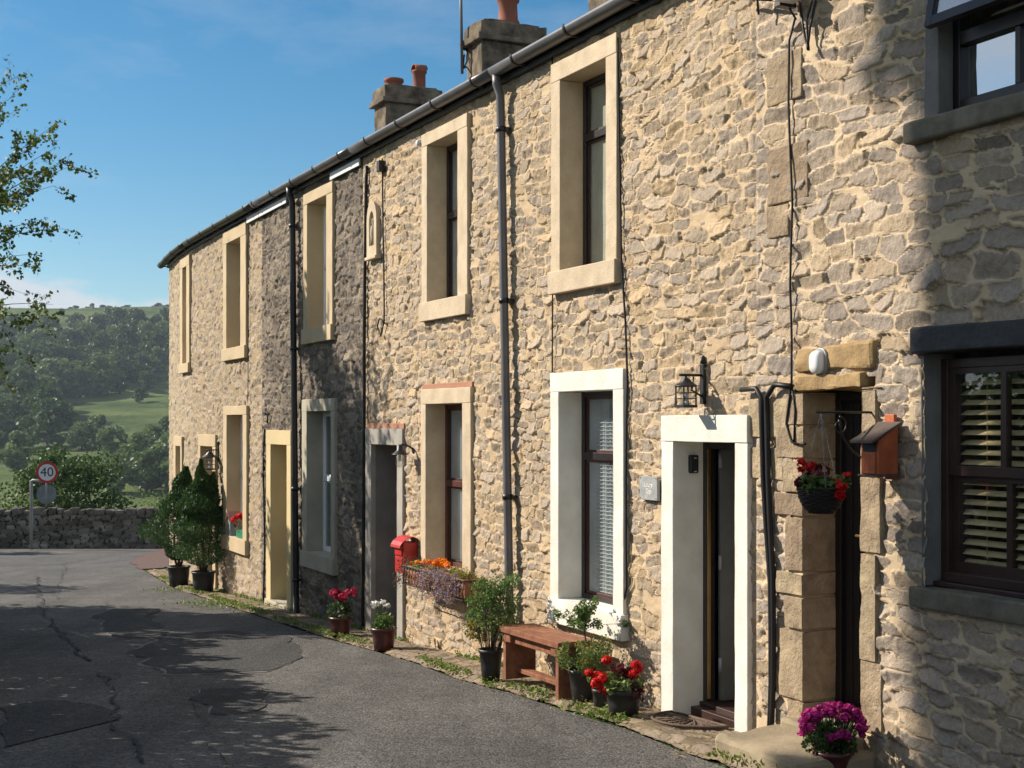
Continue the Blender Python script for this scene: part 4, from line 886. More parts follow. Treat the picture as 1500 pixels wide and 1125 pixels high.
# downpipes
def downpipe(px_t, px_b, house, m, r=.034, o=.075, shoe=False, base_px=None):
    s0, s1 = S(px_t, o), S(px_b, o); zb = gz(s1, o) + .05; pts = [wp(s0, .115, EAVE + .03), wp(s0, .11, EAVE - .05), wp(s0, o, EAVE - .14)]
    for k in range(1, 13): t = k / 12; pts.append(wp(s0 + (s1 - s0) * t, o, EAVE - .14 + (zb - EAVE + .14) * t))
    if shoe: pts.append(wp(s1, o + .07, zb - .03))
    p = MB(); p.tube(pts, r, 14); d = p.build('drainpipe', m, house['e'])
    for zf in (.06, .36, .7, .92):
        c = MB(); t = 1 - zf; s = s0 + (s1 - s0) * zf; z = EAVE - .14 + (zb - EAVE + .14) * zf
        c.tube([wp(s, o, z - .022), wp(s, o, z + .022)], r * 1.22, 14); c.wbox(s - .06, s + .06, z - .012, z + .012, .01, o - r * .3)
        c.build('pipe_clip', MT['black'], d)
downpipe(733, 748, H[1], MT['pipe'], .037)
downpipe(428, 434, H[3], MT['black'], .04, shoe=True)
# thin wiring and conduits on the walls
def cable(name, pts, r, house, m='cable', n=6, o=.03):
    P_ = []
    ss = []
    for (px, py) in pts: s = S(px, o); ss.append((s, Zat(s, py, o)))
    for (a, b) in zip(ss[:-1], ss[1:]):
        k = max(1, int(math.hypot(b[0] - a[0], b[1] - a[1]) / .12))
        for j in range(k):
            t = j / k; s = a[0] + (b[0] - a[0]) * t; z = a[1] + (b[1] - a[1]) * t
            w_ = (float(vn(np.array([z * 3.1]), np.array([s * 2 + 5]), 9)[0]) - .5) * .012; P_.append(wp(s + w_, o, z))
    P_.append(wp(ss[-1][0], o, ss[-1][1])); t = MB(); t.tube(P_, r, n); return t.build(name, MT[m], house['e'])
cable('cable', [(537, 243), (534, 420), (533, 700), (531, 948)], .020, H[3])
cable('cable', [(560, 232), (561, 330), (563, 470), (558, 492), (553, 478), (556, 466), (563, 474)], .009, H[2])
cable('cable', [(809, 75), (809, 320), (809, 545)], .006, H[1])
cable('cable', [(905, 55), (907, 200), (910, 390), (916, 470), (919, 560), (917, 700), (918, 860), (912, 890), (905, 900)], .008, H[1])
cable('cable', [(1165, 25), (1156, 60), (1155, 150), (1160, 300), (1157, 420), (1160, 500), (1160, 560), (1152, 620), (1160, 648), (1172, 651)], .007, H[0])
cable('cable', [(1172, 651), (1180, 650)], .007, H[0])
cable('cable', [(1160, 565), (1165, 600), (1163, 650)], .006, H[0])
cable('cable', [(387, 628), (386, 700), (388, 800), (386, 880)], .014, H[4])
cable('cable', [(385, 605), (392, 604), (392, 620)], .010, H[4])
cable('cable', [(362, 345), (364, 450), (363, 590)], .006, H[4])
cable('cable', [(440, 290), (447, 300), (449, 420)], .006, H[3])
cable('cable', [(1195, 0), (1186, 40), (1183, 72), (1176, 40), (1172, 5)], .008, H[0], o=.05)
cable('cable', [(1190, 0), (1181, 30), (1185, 74)], .006, H[0], o=.04)
for k, (dx, r_) in enumerate(((0, .017), (8, .017))):
    cable('conduit', [(1086 if k == 0 else 1160, 571 if k == 0 else 566), (1108 if k == 0 else 1135, 569 if k == 0 else 563), (1115 + dx, 582), (1118 + dx * .9, 700), (1128 + dx * .5, 850), (1129 + dx * .4, 1000), (1127 + dx * .3, 1076)], r_, H[0], n=10, o=.04)

# ------------------------------------------------------------------ leaves and flowers
RNG = np.random.default_rng(7)
def quads(C, size, aspect=0.6, up=None, upw=0.0, seed=0, kind='leaf', outward=None, outw=0.0):
    """a small leaf (kite of two folded halves) at every point of C"""
    rg = np.random.default_rng(seed); n = len(C); C = np.asarray(C, float)
    sz = size * rg.uniform(0.6, 1.25, n)[:, None]
    d = rg.normal(size=(n, 3))
    if up is not None: d = d / np.linalg.norm(d, axis=1)[:, None] + np.asarray(up, float) * upw
    if outward is not None: d = d / np.linalg.norm(d, axis=1)[:, None] + outward * outw
    d /= np.linalg.norm(d, axis=1)[:, None] + 1e-9
    r = rg.normal(size=(n, 3)); w = np.cross(d, r); w /= np.linalg.norm(w, axis=1)[:, None] + 1e-9
    nn = np.cross(d, w)
    a = C - d * sz * 0.5; c = C + d * sz * 0.5; b = C + w * sz * aspect * 0.5 + nn * sz * 0.08 - d * sz * .06; e = C - w * sz * aspect * 0.5 + nn * sz * 0.08 - d * sz * .06
    V = np.stack([a, b, c, e], 1).reshape(-1, 3); Fc = np.arange(4 * n).reshape(-1, 4)
    return V, Fc
def foliage(name, C, size, material, parent=None, aspect=0.6, up=None, upw=0.0, seed=0, off=None, outward=None, outw=0.0):
    V, Fc = quads(C, size, aspect, up, upw, seed, outward=outward, outw=outw)
    return npmesh(name, V, Fc, material, parent, False, None, off)
def ball(c, r, n, seed=0, shell=0.5, sq=(1, 1, 1)):
    rg = np.random.default_rng(seed); d = rg.normal(size=(n, 3)); d /= np.linalg.norm(d, axis=1)[:, None]
    rad = r * (1 - shell * (1 - rg.uniform(0, 1, n) ** 0.5))[:, None]
    return np.asarray(c) + d * rad * np.asarray(sq), d
def clumps(centres, r, n_each, seed=0, sq=(1, 1, 1), shell=0.7):
    out = [ball(c, r * (0.7 + 0.6 * ((i * 37) % 10) / 10), n_each, seed + i, shell, sq)[0] for i, c in enumerate(centres)]
    return np.concatenate(out)
def potmesh(c, r, h, material, parent, taper=.76, rim=.018, name='pot'):
    m = MB(); rb = r * taper
    m.lathe([(rb, 0), (rb + (r - rb) * .5, h * .5), (r * .97, h - rim * 1.6), (r * 1.05, h - rim * 1.5), (r * 1.07, h), (r * .95, h), (r * .92, h - .03)], c, 28); o = m.build(name, material, parent)
    s = MB(); s.lathe([(r * .93, h - .028), (r * .5, h - .018), (0.0001, h - .015)], c, 20); s.build('soil', MT['soil'], o); return o
def stand(px, py, lift=.05):
    g = G(px, py); g.z = float(T(g.x, g.y)) + lift - .02; return g
def flowerheads(name, cs, r, n, material, parent, seed=0, sz=.02, sq=(1, 1, .75)):
    for i, c in enumerate(cs):
        a, D = ball(c, r * (.65 + .6 * ((i * 53 + seed) % 17) / 17), n, seed + i, .95, sq); rg = np.random.default_rng(seed * 71 + i); a = a + rg.normal(size=a.shape) * r * .16
        k = len(a); t = np.cross(D, rg.normal(size=(k, 3))); t /= np.linalg.norm(t, axis=1)[:, None]; w = np.cross(D, t); s_ = sz * rg.uniform(.7, 1.3, k)[:, None]
        V = np.stack([a - t * s_, a + w * s_ * .8 + D * s_ * .3, a + t * s_, a - w * s_ * .8 + D * s_ * .3], 1).reshape(-1, 3)
        npmesh(name, V, np.arange(4 * k).reshape(-1, 4), material, parent)
def stems(name, root, tips, parent, r=.003, m='stem', bend=.3):
    b = MB()
    for i, t in enumerate(tips):
        t = Vector(t); a = Vector(root) + Vector(((t.x - root[0]) * .35, (t.y - root[1]) * .35, 0)); mid = a.lerp(t, .5) + Vector((0, 0, (t - a).length * bend * .2))
        b.tube([a, mid, t], r, 5)
    return b.build(name, MT[m], parent)
def annual(px, py, r, h, potm, label, cat, fl, flm, flr, fn, top, leafm, group, leafh, seed, spread, lsz=.035, ln=350, two=None):
    """a pot of bedding plants: leaves low down, flower heads on stems"""
    c = stand(px, py); t = thing('flower_pot', c, label, cat, group); potmesh(c, r, h, potm, t)
    rg = random.Random(seed)
    heads = []
    for i in range(fl):
        a = rg.uniform(0, 2 * math.pi); q = spread * math.sqrt(rg.uniform(.02, 1)); heads.append((c.x + q * math.cos(a), c.y + q * math.sin(a), c.z + h + top * rg.uniform(.72, 1.0)))
    cs = [(c.x + spread * .75 * math.sqrt(rg.random()) * math.cos(a), c.y + spread * .75 * math.sqrt(rg.random()) * math.sin(a), c.z + h + leafh * rg.uniform(.1, 1)) for a in [rg.uniform(0, 6.28) for _ in range(16)]]
    stems('stem', (c.x, c.y, c.z + h - .02), heads, t)
    foliage('foliage', clumps(cs, .06, ln // 16, seed), lsz, leafm, t, .85, (0, 0, 1), .3, seed)
    flowerheads('flower', heads, flr, fn, flm, t, seed, sz=flr * .38)
    return t, c

# potted plants along the pavement, far to near
annual(499, 937, .118, .215, MT['maroon'], 'dark red pot of crimson geraniums beside the soot dark wall', 'flower pot', 9, MT['pinkflower'], .05, 60, .27, MT['leafdark'], 'pots of flowers at the wall foot', .13, 21, .15)
annual(562, 956, .122, .215, MT['maroon'], 'glazed maroon pot of white flowers by the grey doorway', 'flower pot', 5, MT['whiteflower'], .035, 50, .24, MT['leafmid'], 'pots of flowers at the wall foot', .12, 33, .11)

def pick_cone(n, zlo, zhi, prof, seed, c, lean=(0, 0), lob=5):
    """points near the surface of a lumpy body of revolution"""
    rg = np.random.default_rng(seed); t = rg.uniform(0, 1, n); a = rg.uniform(0, 2 * np.pi, n)
    tt = [p[0] for p in prof]; rr = [p[1] for p in prof]; R_ = np.interp(t, tt, rr)
    lump = 0.42 + 1.15 * vn(a / 2 / np.pi * lob + seed, t * 8, seed) ; R_ = 1.25 * R_ * lump * (1 - 0.75 * (1 - rg.uniform(0, 1, n) ** .45))
    z = zlo + (zhi - zlo) * t
    return np.stack([c[0] + np.cos(a) * R_ + lean[0] * t, c[1] + np.sin(a) * R_ + lean[1] * t, c[2] + z], -1)
def conifer(px, py, r, h, H_, prof, seed, label, lean=(0, 0), tops=()):
    c = stand(px, py); t = thing('potted_conifer', c, label, 'conifer', 'conifers in black pots'); potmesh(c, r, h, MT['blackplastic'], t, taper=.82)
    tr = MB(); rg = random.Random(seed)
    for k in range(4):
        a = k * 1.6 + .3; tr.tube([c + Vector((.02 * math.cos(a), .02 * math.sin(a), h - .04)), c + Vector((.07 * math.cos(a), .07 * math.sin(a), h + .15)), c + Vector((.12 * math.cos(a) + lean[0] * .4, .12 * math.sin(a), h + .55)), c + Vector((lean[0] * .8, lean[1] * .8, h + H_ * .7))], [.022, .018, .012, .004], 7)
    tr.build('trunk', MT['bark'], t)
    pts = [pick_cone(17000, h + .10, h + H_, prof, seed, c, lean)]
    for j, (dx, hh, rr) in enumerate(tops): pts.append(pick_cone(2600, h + H_ * .45, h + hh, [(0, rr), (.5, rr * .9), (1, .01)], seed + 5 + j, (c.x + dx, c.y, c.z)))
    P_ = np.concatenate(pts); ax = np.array([c.x, c.y, 0]); o = P_ - ax; o[:, 2] = 0; o /= np.linalg.norm(o, axis=1)[:, None] + 1e-6; o[:, 2] = 1.5; o /= np.linalg.norm(o, axis=1)[:, None]
    foliage('foliage', P_, .058, MT['conifer'], t, .34, seed=seed, outward=o, outw=1.1)
conifer(262, 861, .18, .33, 1.62, [(0, .10), (.1, .33), (.3, .42), (.5, .32), (.75, .17), (1, .02)], 41, 'darker bushy conifer in black pot nearest the end of the terrace', (.12, 0), ((.10, 1.5, .08),))
conifer(298, 871, .175, .33, 1.60, [(0, .10), (.1, .34), (.35, .36), (.6, .28), (.8, .16), (1, .02)], 47, 'tall twin topped conifer in black pot below the far lantern', (-.05, 0), ((.15, 1.52, .09), (-.04, 1.72, .07)))

# shrub in a tall pot left of the bench
c = stand(719, 1005); t = thing('potted_shrub', c, 'loose green and yellow shrub in tall black pot left of the bench', 'shrub', 'potted shrubs by the bench'); potmesh(c, .095, .27, MT['blackplastic'], t, .72)
rg = random.Random(3); tips = [(c.x + rg.uniform(-.16, .19), c.y + rg.uniform(-.15, .15), c.z + rg.uniform(.4, .82)) for _ in range(46)]
stems('stem', (c.x, c.y, c.z + .22), tips, t, .003, 'bark')
foliage('foliage', clumps([q for q in tips if q[2] > c.z + .48] , .062, 65, 5), .032, MT['leafmid'], t, .45, seed=5)
foliage('foliage', clumps([(q[0] * 1.0, q[1], c.z + .26 + (q[2] - c.z) * .33) for q in tips[:26]], .065, 55, 15), .032, MT['leafshrub'], t, .5, seed=6)
foliage('flower', clumps([(c.x + rg.uniform(-.2, -.02), c.y + rg.uniform(-.1, .1), c.z + rg.uniform(.3, .5)) for _ in range(12)], .04, 22, 25), .028, MT['leafyellow'], t, .6, seed=7)

# bench
bl_ = G(737, 1011); br_ = G(818, 1034); u = (br_ - bl_); u.z = 0; Lb = u.length; u.normalize(); n = Vector((-u.y, u.x, 0)); n = n if n.x > 0 else -n
base = (bl_ + br_) / 2; base.z = float(T(base.x, base.y)) + .04
t = thing('bench', base, 'small reddish brown plank bench against the rubble wall', 'bench')
D_ = .27; Hs = .40; pieces = []
def bb_(name, x0, x1, y0, y1, z0, z1, par, slope=True):
    m = MB(); c = bl_ + u * ((x0 + x1) / 2) + n * ((y0 + y1) / 2); zb = base.z
    m.box((c.x, c.y, zb + (z0 + z1) / 2), u * ((x1 - x0) / 2), n * ((y1 - y0) / 2), Vector((0, 0, (z1 - z0) / 2))); return m.build(name, MT['benchwood'], par, bevel=.004)
bb_('seat', -.03, Lb + .03, -.02, D_ * .5 - .004, Hs, Hs + .045, t); bb_('seat', -.03, Lb + .03, D_ * .5 + .004, D_ + .02, Hs, Hs + .045, t)
bb_('leg', 0, .045, 0, D_, .03, Hs - .001, t); bb_('leg', Lb - .045, Lb, 0, D_, -.045, Hs - .001, t)
bb_('rail', .046, Lb - .046, .03, .055, Hs - .075, Hs - .002, t); bb_('stretcher', .046, Lb - .046, .09, .17, .085, .12, t)
bb_('corner_block', .046, .12, .0, .029, Hs - .07, Hs - .002, t); bb_('corner_block', Lb - .12, Lb - .046, .0, .029, Hs - .07, Hs - .002, t)

# standard shrub in black pot right of the bench
c = stand(853, 1037); t = thing('potted_shrub', c, 'little round headed shrub over mixed leaves in black pot right of the bench', 'shrub', 'potted shrubs by the bench'); potmesh(c, .10, .25, MT['blackplastic'], t, .70)
top = c + Vector((.01, .0, .64)); st_ = MB(); st_.tube([c + Vector((.02, 0, .2)), c + Vector((.04, 0, .36)), c + Vector((.015, 0, .52)), top], [.008, .007, .006, .004], 7)
rg = random.Random(9); tw = [(top.x + rg.gauss(0, .085), top.y + rg.gauss(0, .08), top.z + rg.uniform(-.08, .09)) for _ in range(44)]
for q in tw: st_.tube([c + Vector((.015, 0, .52)), (Vector(q) + c + Vector((.015, 0, .55))) / 2 + Vector((0, 0, .01)), q], .002, 4)
st_.build('stem', MT['bark'], t)
foliage('foliage', clumps(tw, .036, 42, 61), .026, MT['leafmid'], t, .5, seed=61)
tips = [(c.x + rg.uniform(-.16, .17), c.y + rg.uniform(-.13, .13), c.z + rg.uniform(.26, .45)) for _ in range(34)]
foliage('foliage', clumps(tips, .05, 55, 62), .028, MT['leafshrub'], t, .45, (0, 0, 1), .5, seed=62)
foliage('flower', clumps([(q[0], q[1], q[2] + .03) for q in tips[:16]], .05, 26, 63), .028, MT['leafyellow'], t, .5, (0, 0, 1), .5, seed=63)
# plant standing behind between the pots
c = stand(893, 1030, .05) + Vector((.06, .13, 0)); t = thing('potted_shrub', c, 'yellow green leafy plant behind the red geraniums at the white sill', 'shrub', 'potted shrubs by the bench'); potmesh(c, .07, .15, MT['blackplastic'], t, .74)
tips = [(c.x + rg.uniform(-.12, .12), c.y + rg.uniform(-.08, .08), c.z + rg.uniform(.2, .42)) for _ in range(24)]
stems('stem', (c.x, c.y, c.z + .12), tips, t, .0025)
foliage('foliage', clumps(tips, .05, 36, 71), .03, MT['leafyellow'], t, .5, (0, 0, 1), .6, seed=71)
foliage('foliage', clumps(tips[:14], .06, 36, 72), .03, MT['leafshrub'], t, .5, (0, 0, 1), .4, seed=72)

def geranium(px, py, r, h, label, heads, leaves, seed, reds=True, dark=()):
    c = stand(px, py); t = thing('flower_pot', c, label, 'flower pot', 'pots of flowers at the wall foot'); potmesh(c, r, h, MT['blackplastic'], t, .74)
    hs = [(c.x + a, c.y + b, c.z + z) for a, b, z in heads]
    stems('stem', (c.x, c.y, c.z + h - .02), hs, t)
    foliage('foliage', clumps([(c.x + a, c.y + b, c.z + z) for a, b, z in leaves], .045, 34, seed), .046, MT['leafshrub'], t, .9, (0, 0, 1), .2, seed)
    if dark: foliage('dark_foliage', clumps([(c.x + a, c.y + b, c.z + z) for a, b, z in dark], .05, 26, seed + 1), .055, MT['burgundy'], t, .5, seed=seed + 1)
    flowerheads('flower', hs, .038, 95, MT['redflower'], t, seed, sz=.014)
geranium(879, 1046, .055, .15, 'small black pot of red geraniums squeezed between two bigger pots', [(-.03, -.04, .24), (.0, -.02, .19), (-.08, -.05, .27)], [(0, 0, .19), (.04, -.04, .2), (-.05, -.03, .21)], 81)
geranium(914, 1058, .125, .20, 'broad black pot of bright red geraniums with burgundy leaves beside the white door', [(-.12, -.05, .40), (.10, -.02, .34), (.075, -.05, .37), (.06, -.03, .30), (-.19, -.03, .24), (-.15, -.06, .28), (-.13, -.03, .20)], [(.02, -.06, .24), (-.08, -.08, .23), (-.04, 0, .26), (.06, .0, .25), (.0, -.1, .22), (-.1, -.02, .27), (.09, -.06, .24)], 85, dark=[(.0, .02, .30), (-.04, .03, .32), (.04, .02, .30), (.09, .0, .20), (.05, -.09, .20), (.1, -.06, .18)])

# magenta chrysanthemum at the foot of the steps
c = Vector((1.735, 7.28, 0)); c.z = float(T(c.x, c.y)) + .03
t = thing('flower_pot', c, 'pot of massed magenta flowers on the ground by the stone steps', 'flower pot', 'pots of flowers at the wall foot'); potmesh(c, .10, .13, MT['maroon'], t)
rg = random.Random(12); hs = []
for _ in range(46):
    a = rg.uniform(0, 6.28); q = .175 * math.sqrt(rg.random()); hs.append((c.x + q * math.cos(a), c.y + q * math.sin(a), c.z + .37 - q * q * 3.2 + rg.uniform(-.02, .02)))
for _ in range(22):
    a = rg.uniform(0, 6.28); hs.append((c.x + .16 * math.cos(a), c.y + .16 * math.sin(a), c.z + rg.uniform(.20, .28)))
stems('stem', (c.x, c.y, c.z + .12), hs[:40], t)
foliage('foliage', clumps([(c.x + rg.gauss(0, .07), c.y + rg.gauss(0, .07), c.z + rg.uniform(.14, .26)) for _ in range(30)], .05, 45, 91), .032, MT['leafdark'], t, .7, seed=91)
flowerheads('flower', hs, .026, 60, MT['magflower'], t, 92, sz=.011)

# ------------------------------------------------------------------ fixtures on the walls
def lantern(px, py, sc, label, arm_px, glass='lampglass', kind='carriage'):
    """square hanging lantern on a bracket arm; (px,py) is the lantern's centre, arm_px the column of its wall plate"""
    sw_ = S(arm_px); w0 = wp(sw_, 0, 0); u = wt(sw_); n = wnv(sw_)
    # distance out so that the lantern falls at px
    d = .05
    while d < .6:
        q = w0 + n * d
        if 750 + F * q.x / q.y <= px: break
        d += .002
    q = w0 + n * d; z = EYE + (620 - py) / F * q.y; c = Vector((q.x, q.y, z)); t = thing('wall_lantern', wp(sw_, 0.02, z), label, 'lantern', 'lanterns on the cottage fronts')
    h = .20 * sc; w = .055 * sc; up = Vector((0, 0, 1))
    f = MB()
    for a in (-1, 1):
        for b in (-1, 1): f.box(c + u * a * w + n * b * w, u * .004, n * .004, up * h * .36)
    for zz in (-h * .36, -h * .1, h * .12, h * .36):
        for a in (-1, 1): f.box(c + u * a * w + up * zz, u * .003, n * w, up * .003); f.box(c + n * a * w + up * zz, u * w, n * .003, up * .003)
    f.box(c - up * h * .40, u * w * 1.15, n * w * 1.15, up * .008)
    f.build('frame', MT['black'], t)
    r = MB(); top = [(w * 1.75, h * .37), (w * 1.6, h * .40), (w * .75, h * .56), (w * .72, h * .60), (w * .2, h * .70), (.006, h * .78)]
    r.lathe(top, c, 4 if kind == 'square' else 20); r.build('lamp_hood', MT['black'], t)
    g = MB(); g.lathe([(w * .75, -h * .36), (w * .75, h * .34)], c, 16); g.build('lamp_glass', MT['lampglass'], t)
    b_ = MB(); b_.lathe([(.012, -h * .2), (.02, -h * .02), (.016, h * .1), (.0001, h * .14)], c, 10); b_.lathe([(.014, -h * .38), (.014, -h * .2)], c, 10); b_.build('bulb', MT['signwhite'], t)
    a_ = MB(); tz = c.z + h * .80; a_.box(wp(sw_, .012, tz - .06), u * .02, n * .012, up * .13)
    a_.tube([wp(sw_, .02, tz), Vector((c.x, c.y, tz)) + n * .05], .009, 8); a_.tube([wp(sw_, .02, tz - .14), wp(sw_, .10, tz - .10), wp(sw_, d * .6, tz - .01)], .007, 7)
    a_.lathe([(.0001, 0), (.022, .012), (.012, .035), (.018, .05), (.0001, .065)], wp(sw_, .012, tz + .07), 12)
    a_.tube([Vector((c.x, c.y, tz)), Vector((c.x, c.y, tz - h * .06))], .004, 6)
    a_.build('bracket', MT['black'], t); return t
lantern(1005, 580, .86, 'black caged lantern on bracket above the white door', 1032)
lantern(307, 678, 1.25, 'hooded black lantern on scrolled arm above the conifers', 321)
# glass jar lamp by the grey doorway
sw_ = S(607); u = wt(sw_); n = wnv(sw_); up = Vector((0, 0, 1)); zc = Zat(sw_, 668); t = thing('wall_lantern', wp(sw_, .02, zc), 'barn style lamp with flared hood and clear glass jar', 'lantern', 'lanterns on the cottage fronts')
c = wp(sw_, .155, zc + .02); m = MB(); m.lathe([(.085, -.005), (.08, .0), (.045, .03), (.03, .045), (.026, .09), (.0001, .10)], c, 22); m.build('lamp_hood', MT['black'], t)
m = MB(); m.lathe([(.034, 0), (.04, -.03), (.042, -.09), (.03, -.125), (.0001, -.135)], c, 18); m.build('lamp_glass', MT['lampglass'], t)
m = MB(); m.lathe([(.04, -.01), (.045, 0), (.03, .02)], wp(sw_, .0, zc + .06), 14, axis=n); m.tube([wp(sw_, .0, zc + .06), wp(sw_, .06, zc + .10), wp(sw_, .13, zc + .12), wp(sw_, .155, zc + .10)], .010, 8); m.build('bracket', MT['black'], t)
m = MB(); m.lathe([(.016, -.07), (.02, -.05), (.01, -.01)], c, 10); m.build('bulb', MT['signwhite'], t)
# bulkhead lamp
sw_ = S(1207); u = wt(sw_); n = wnv(sw_); zc = Zat(sw_, 531); t = thing('bulkhead_lamp', wp(sw_, .03, zc), 'oval glass bulkhead lamp above the low doorway', 'lamp')
def capsule(c, u, n, w, h, d0, d1, k=28, dome=False):
    pts = []
    for j in range(k):
        a = 2 * math.pi * j / k; x = math.copysign(abs(math.cos(a)) ** .7, math.cos(a)) * w; y = math.copysign(abs(math.sin(a)) ** .7, math.sin(a)) * h; pts.append((x, y))
    vs = []; lv = ((1, d0), (1, d1)) if not dome else ((1, d0), (.97, d0 + (d1 - d0) * .5), (.8, d0 + (d1 - d0) * .85), (.45, d1))
    for s_, d in lv: vs += [c + u * x * s_ + up * y * s_ + n * d for x, y in pts]
    fs = [(i * k + j, i * k + (j + 1) % k, (i + 1) * k + (j + 1) % k, (i + 1) * k + j) for i in range(len(lv) - 1) for j in range(k)] + [tuple(reversed(range(k))), tuple((len(lv) - 1) * k + j for j in range(k))]
    return vs, fs
c = wp(sw_, .0, zc); m = MB(); m.add(*capsule(c, u, n, .062, .082, .0, .035)); m.build('housing', MT['galv'], t, bevel=.004)
m = MB(); m.add(*capsule(c, u, n, .05, .07, .036, .085, dome=True), smooth=True); m.build('lamp_glass', mat('frosted_glass', (0.75, 0.75, 0.74), 0.15, 0.8, var=.02), t)
m = MB(); m.tube([wp(S(1172), .03, Zat(S(1172), 575)), wp(S(1171), .03, Zat(S(1171), 556)), wp(S(1176), .03, Zat(S(1176), 550)), wp(S(1196), .03, Zat(S(1196), 549))], .006, 6); m.build('cable', MT['cable'], t)
# slate name plate
sw_ = S(956); u = wt(sw_); n = wnv(sw_); t = thing('name_plaque', wp(sw_, .05, Zat(sw_, 715)), 'small grey slate house plaque with two etched words', 'plaque')
sa, sb = S(969.5), S(944); za, zb_ = Zat(sb, 731), Zat(sb, 697); m = MB(); m.wbox(sa, sb, za, zb_, .015, .040); m.build('plate', MT['slateplate'], t, bevel=.002)
m = MB()
for q in (sa + .012, sb - .012):
    for z in (za + .012, zb_ - .012): m.lathe([(.004, 0), (.003, .003), (.0001, .004)], wp(q, .040, z), 8, axis=n)
m.build('screw', MT['black'], t)
def text(body, size, c, xdir, ydir, material, parent, name='lettering', depth=.001, shear=0):
    cu = bpy.data.curves.new(name, 'FONT'); cu.body = body; cu.size = size; cu.extrude = depth; cu.align_x = 'CENTER'; cu.align_y = 'CENTER'; cu.shear = shear; cu.space_line = .9
    tmp = bpy.data.objects.new(name, cu); COL.objects.link(tmp); dg = bpy.context.evaluated_depsgraph_get(); me = bpy.data.meshes.new_from_object(tmp.evaluated_get(dg)); me.name = name
    bpy.data.objects.remove(tmp)
    x = Vector(xdir).normalized(); y = Vector(ydir).normalized(); z = x.cross(y); mt_ = Matrix((x, y, z)).transposed().to_4x4(); mt_.translation = Vector(c) - rootloc(parent); me.transform(mt_)
    me.materials.clear(); return link(name, me, material, parent)
text('Laury\nTop', .052, wp((sa + sb) / 2, .0405, (za + zb_) / 2), -u, up, MT['etch'], t, shear=.35)
# key safe in the door reveal
a = a2; t = thing('key_safe', wp(a['I1'], -.1, Zat(a['I1'], 682)), 'small black key safe inside the white door reveal', 'key safe')
zc = Zat(a['I1'], 680, -.05); m = MB(); m.box(wp(a['I1'] - .014, -.115, zc), u * .015, n * .035, up * .062); m.build('body', MT['black'], t, bevel=.008)
m = MB(); m.box(wp(a['I1'] - .031, -.115, zc), u * .002, n * .026, up * .045); m.build('cover', MT['blackplastic'], t, bevel=.002)
for zz in (.042, -.05): m = MB(); m.box(wp(a['I1'] - .0335, -.118, zc + zz), u * .001, n * .010, up * .003); m.build('marking', MT['signwhite'], t)
# carved niche plaque
sw_ = S(551); u = wt(sw_); n = wnv(sw_); zc = Zat(sw_, 335); t = thing('carved_stone', wp(sw_, .03, zc), 'pale carved stone with pointed arch niche set high in the wall', 'carving')
w_, h_ = .15, .30
def arch(w, h, k=10): return [(-w, -h)] + [(w, -h)] + [(w * math.cos(a) , h * .25 + h * .75 * math.sin(a) ** .9) for a in np.linspace(0, math.pi, k)]
outer = arch(w_, h_); inner = [(x, y) for x, y in arch(w_ * .5, h_ * .62)]; k = len(outer)
ov = [wp(sw_, .0, zc) + u * x + up * y for x, y in outer]; iv = [wp(sw_, .0, zc) + u * x + up * y for x, y in inner]
vs = ov + [p + n * .055 for p in ov] + [p + n * .055 for p in iv] + [p + n * .02 for p in iv]
fs = [(j, (j + 1) % k, k + (j + 1) % k, k + j) for j in range(k)] + [(k + j, k + (j + 1) % k, 2 * k + (j + 1) % k, 2 * k + j) for j in range(k)] + [(2 * k + j, 2 * k + (j + 1) % k, 3 * k + (j + 1) % k, 3 * k + j) for j in range(k)] + [tuple(3 * k + j for j in range(k))]
m = MB(); m.add(vs, fs); m.build('niche', MT['cream'], t)
m = MB(); m.wbox(sw_ - .17, sw_ + .17, zc - h_ - .035, zc - h_ - .001, .0, .075); m.build('ledge', MT['cream'], t, bevel=.006)
m = MB(); c = wp(sw_, .03, zc - h_ * .6); m.lathe([(.035, 0), (.03, .08), (.038, .12), (.03, .2), (.012, .22), (.022, .25), (.018, .28), (.0001, .30)], c, 14); m.build('figure', MT['palestone'], t)
# red letter box
sw_ = S(608); u = wt(sw_); n = wnv(sw_); zt_, zb_ = Zat(sw_, 793), Zat(sw_, 838); t = thing('letter_box', wp(sw_, .04, zb_), 'red metal letter box with curled roof between doorway and window', 'letter box')
Hh = zt_ - zb_; dd = .17; hw = .115; m = MB(); m.wbox(sw_ - hw, sw_ + hw, zb_, zt_, .02, dd); m.build('body', MT['redlead'], t, bevel=.006)
rf = MB(); pr = [(.0, .03), (.06, .055), (.12, .045), (.175, .005), (.20, -.03), (.205, -.05)]
vs = []
for oo, zz in pr: vs += [wp(sw_ - hw - .015, oo + .01, zt_ + zz + .004), wp(sw_ + hw + .015, oo + .01, zt_ + zz + .004)]
for oo, zz in pr: vs += [wp(sw_ - hw - .015, oo + .01, zt_ + zz - .002), wp(sw_ + hw + .015, oo + .01, zt_ + zz - .002)]
kk = len(pr); fs = [(2 * j, 2 * j + 1, 2 * j + 3, 2 * j + 2) for j in range(kk - 1)] + [(2 * kk + 2 * j, 2 * kk + 2 * j + 2, 2 * kk + 2 * j + 3, 2 * kk + 2 * j + 1) for j in range(kk - 1)] + [(2 * j, 2 * j + 2, 2 * kk + 2 * j + 2, 2 * kk + 2 * j) for j in range(kk - 1)] + [(2 * j + 1, 2 * kk + 2 * j + 1, 2 * kk + 2 * j + 3, 2 * j + 3) for j in range(kk - 1)]
rf.add(vs, fs); rf.build('roof', MT['redlead'], t)
m = MB(); m.wbox(sw_ - hw * .8, sw_ + hw * .8, zt_ - Hh * .42, zt_ - Hh * .12, dd + .001, dd + .014); m.build('flap', MT['redlead'], t, bevel=.003)
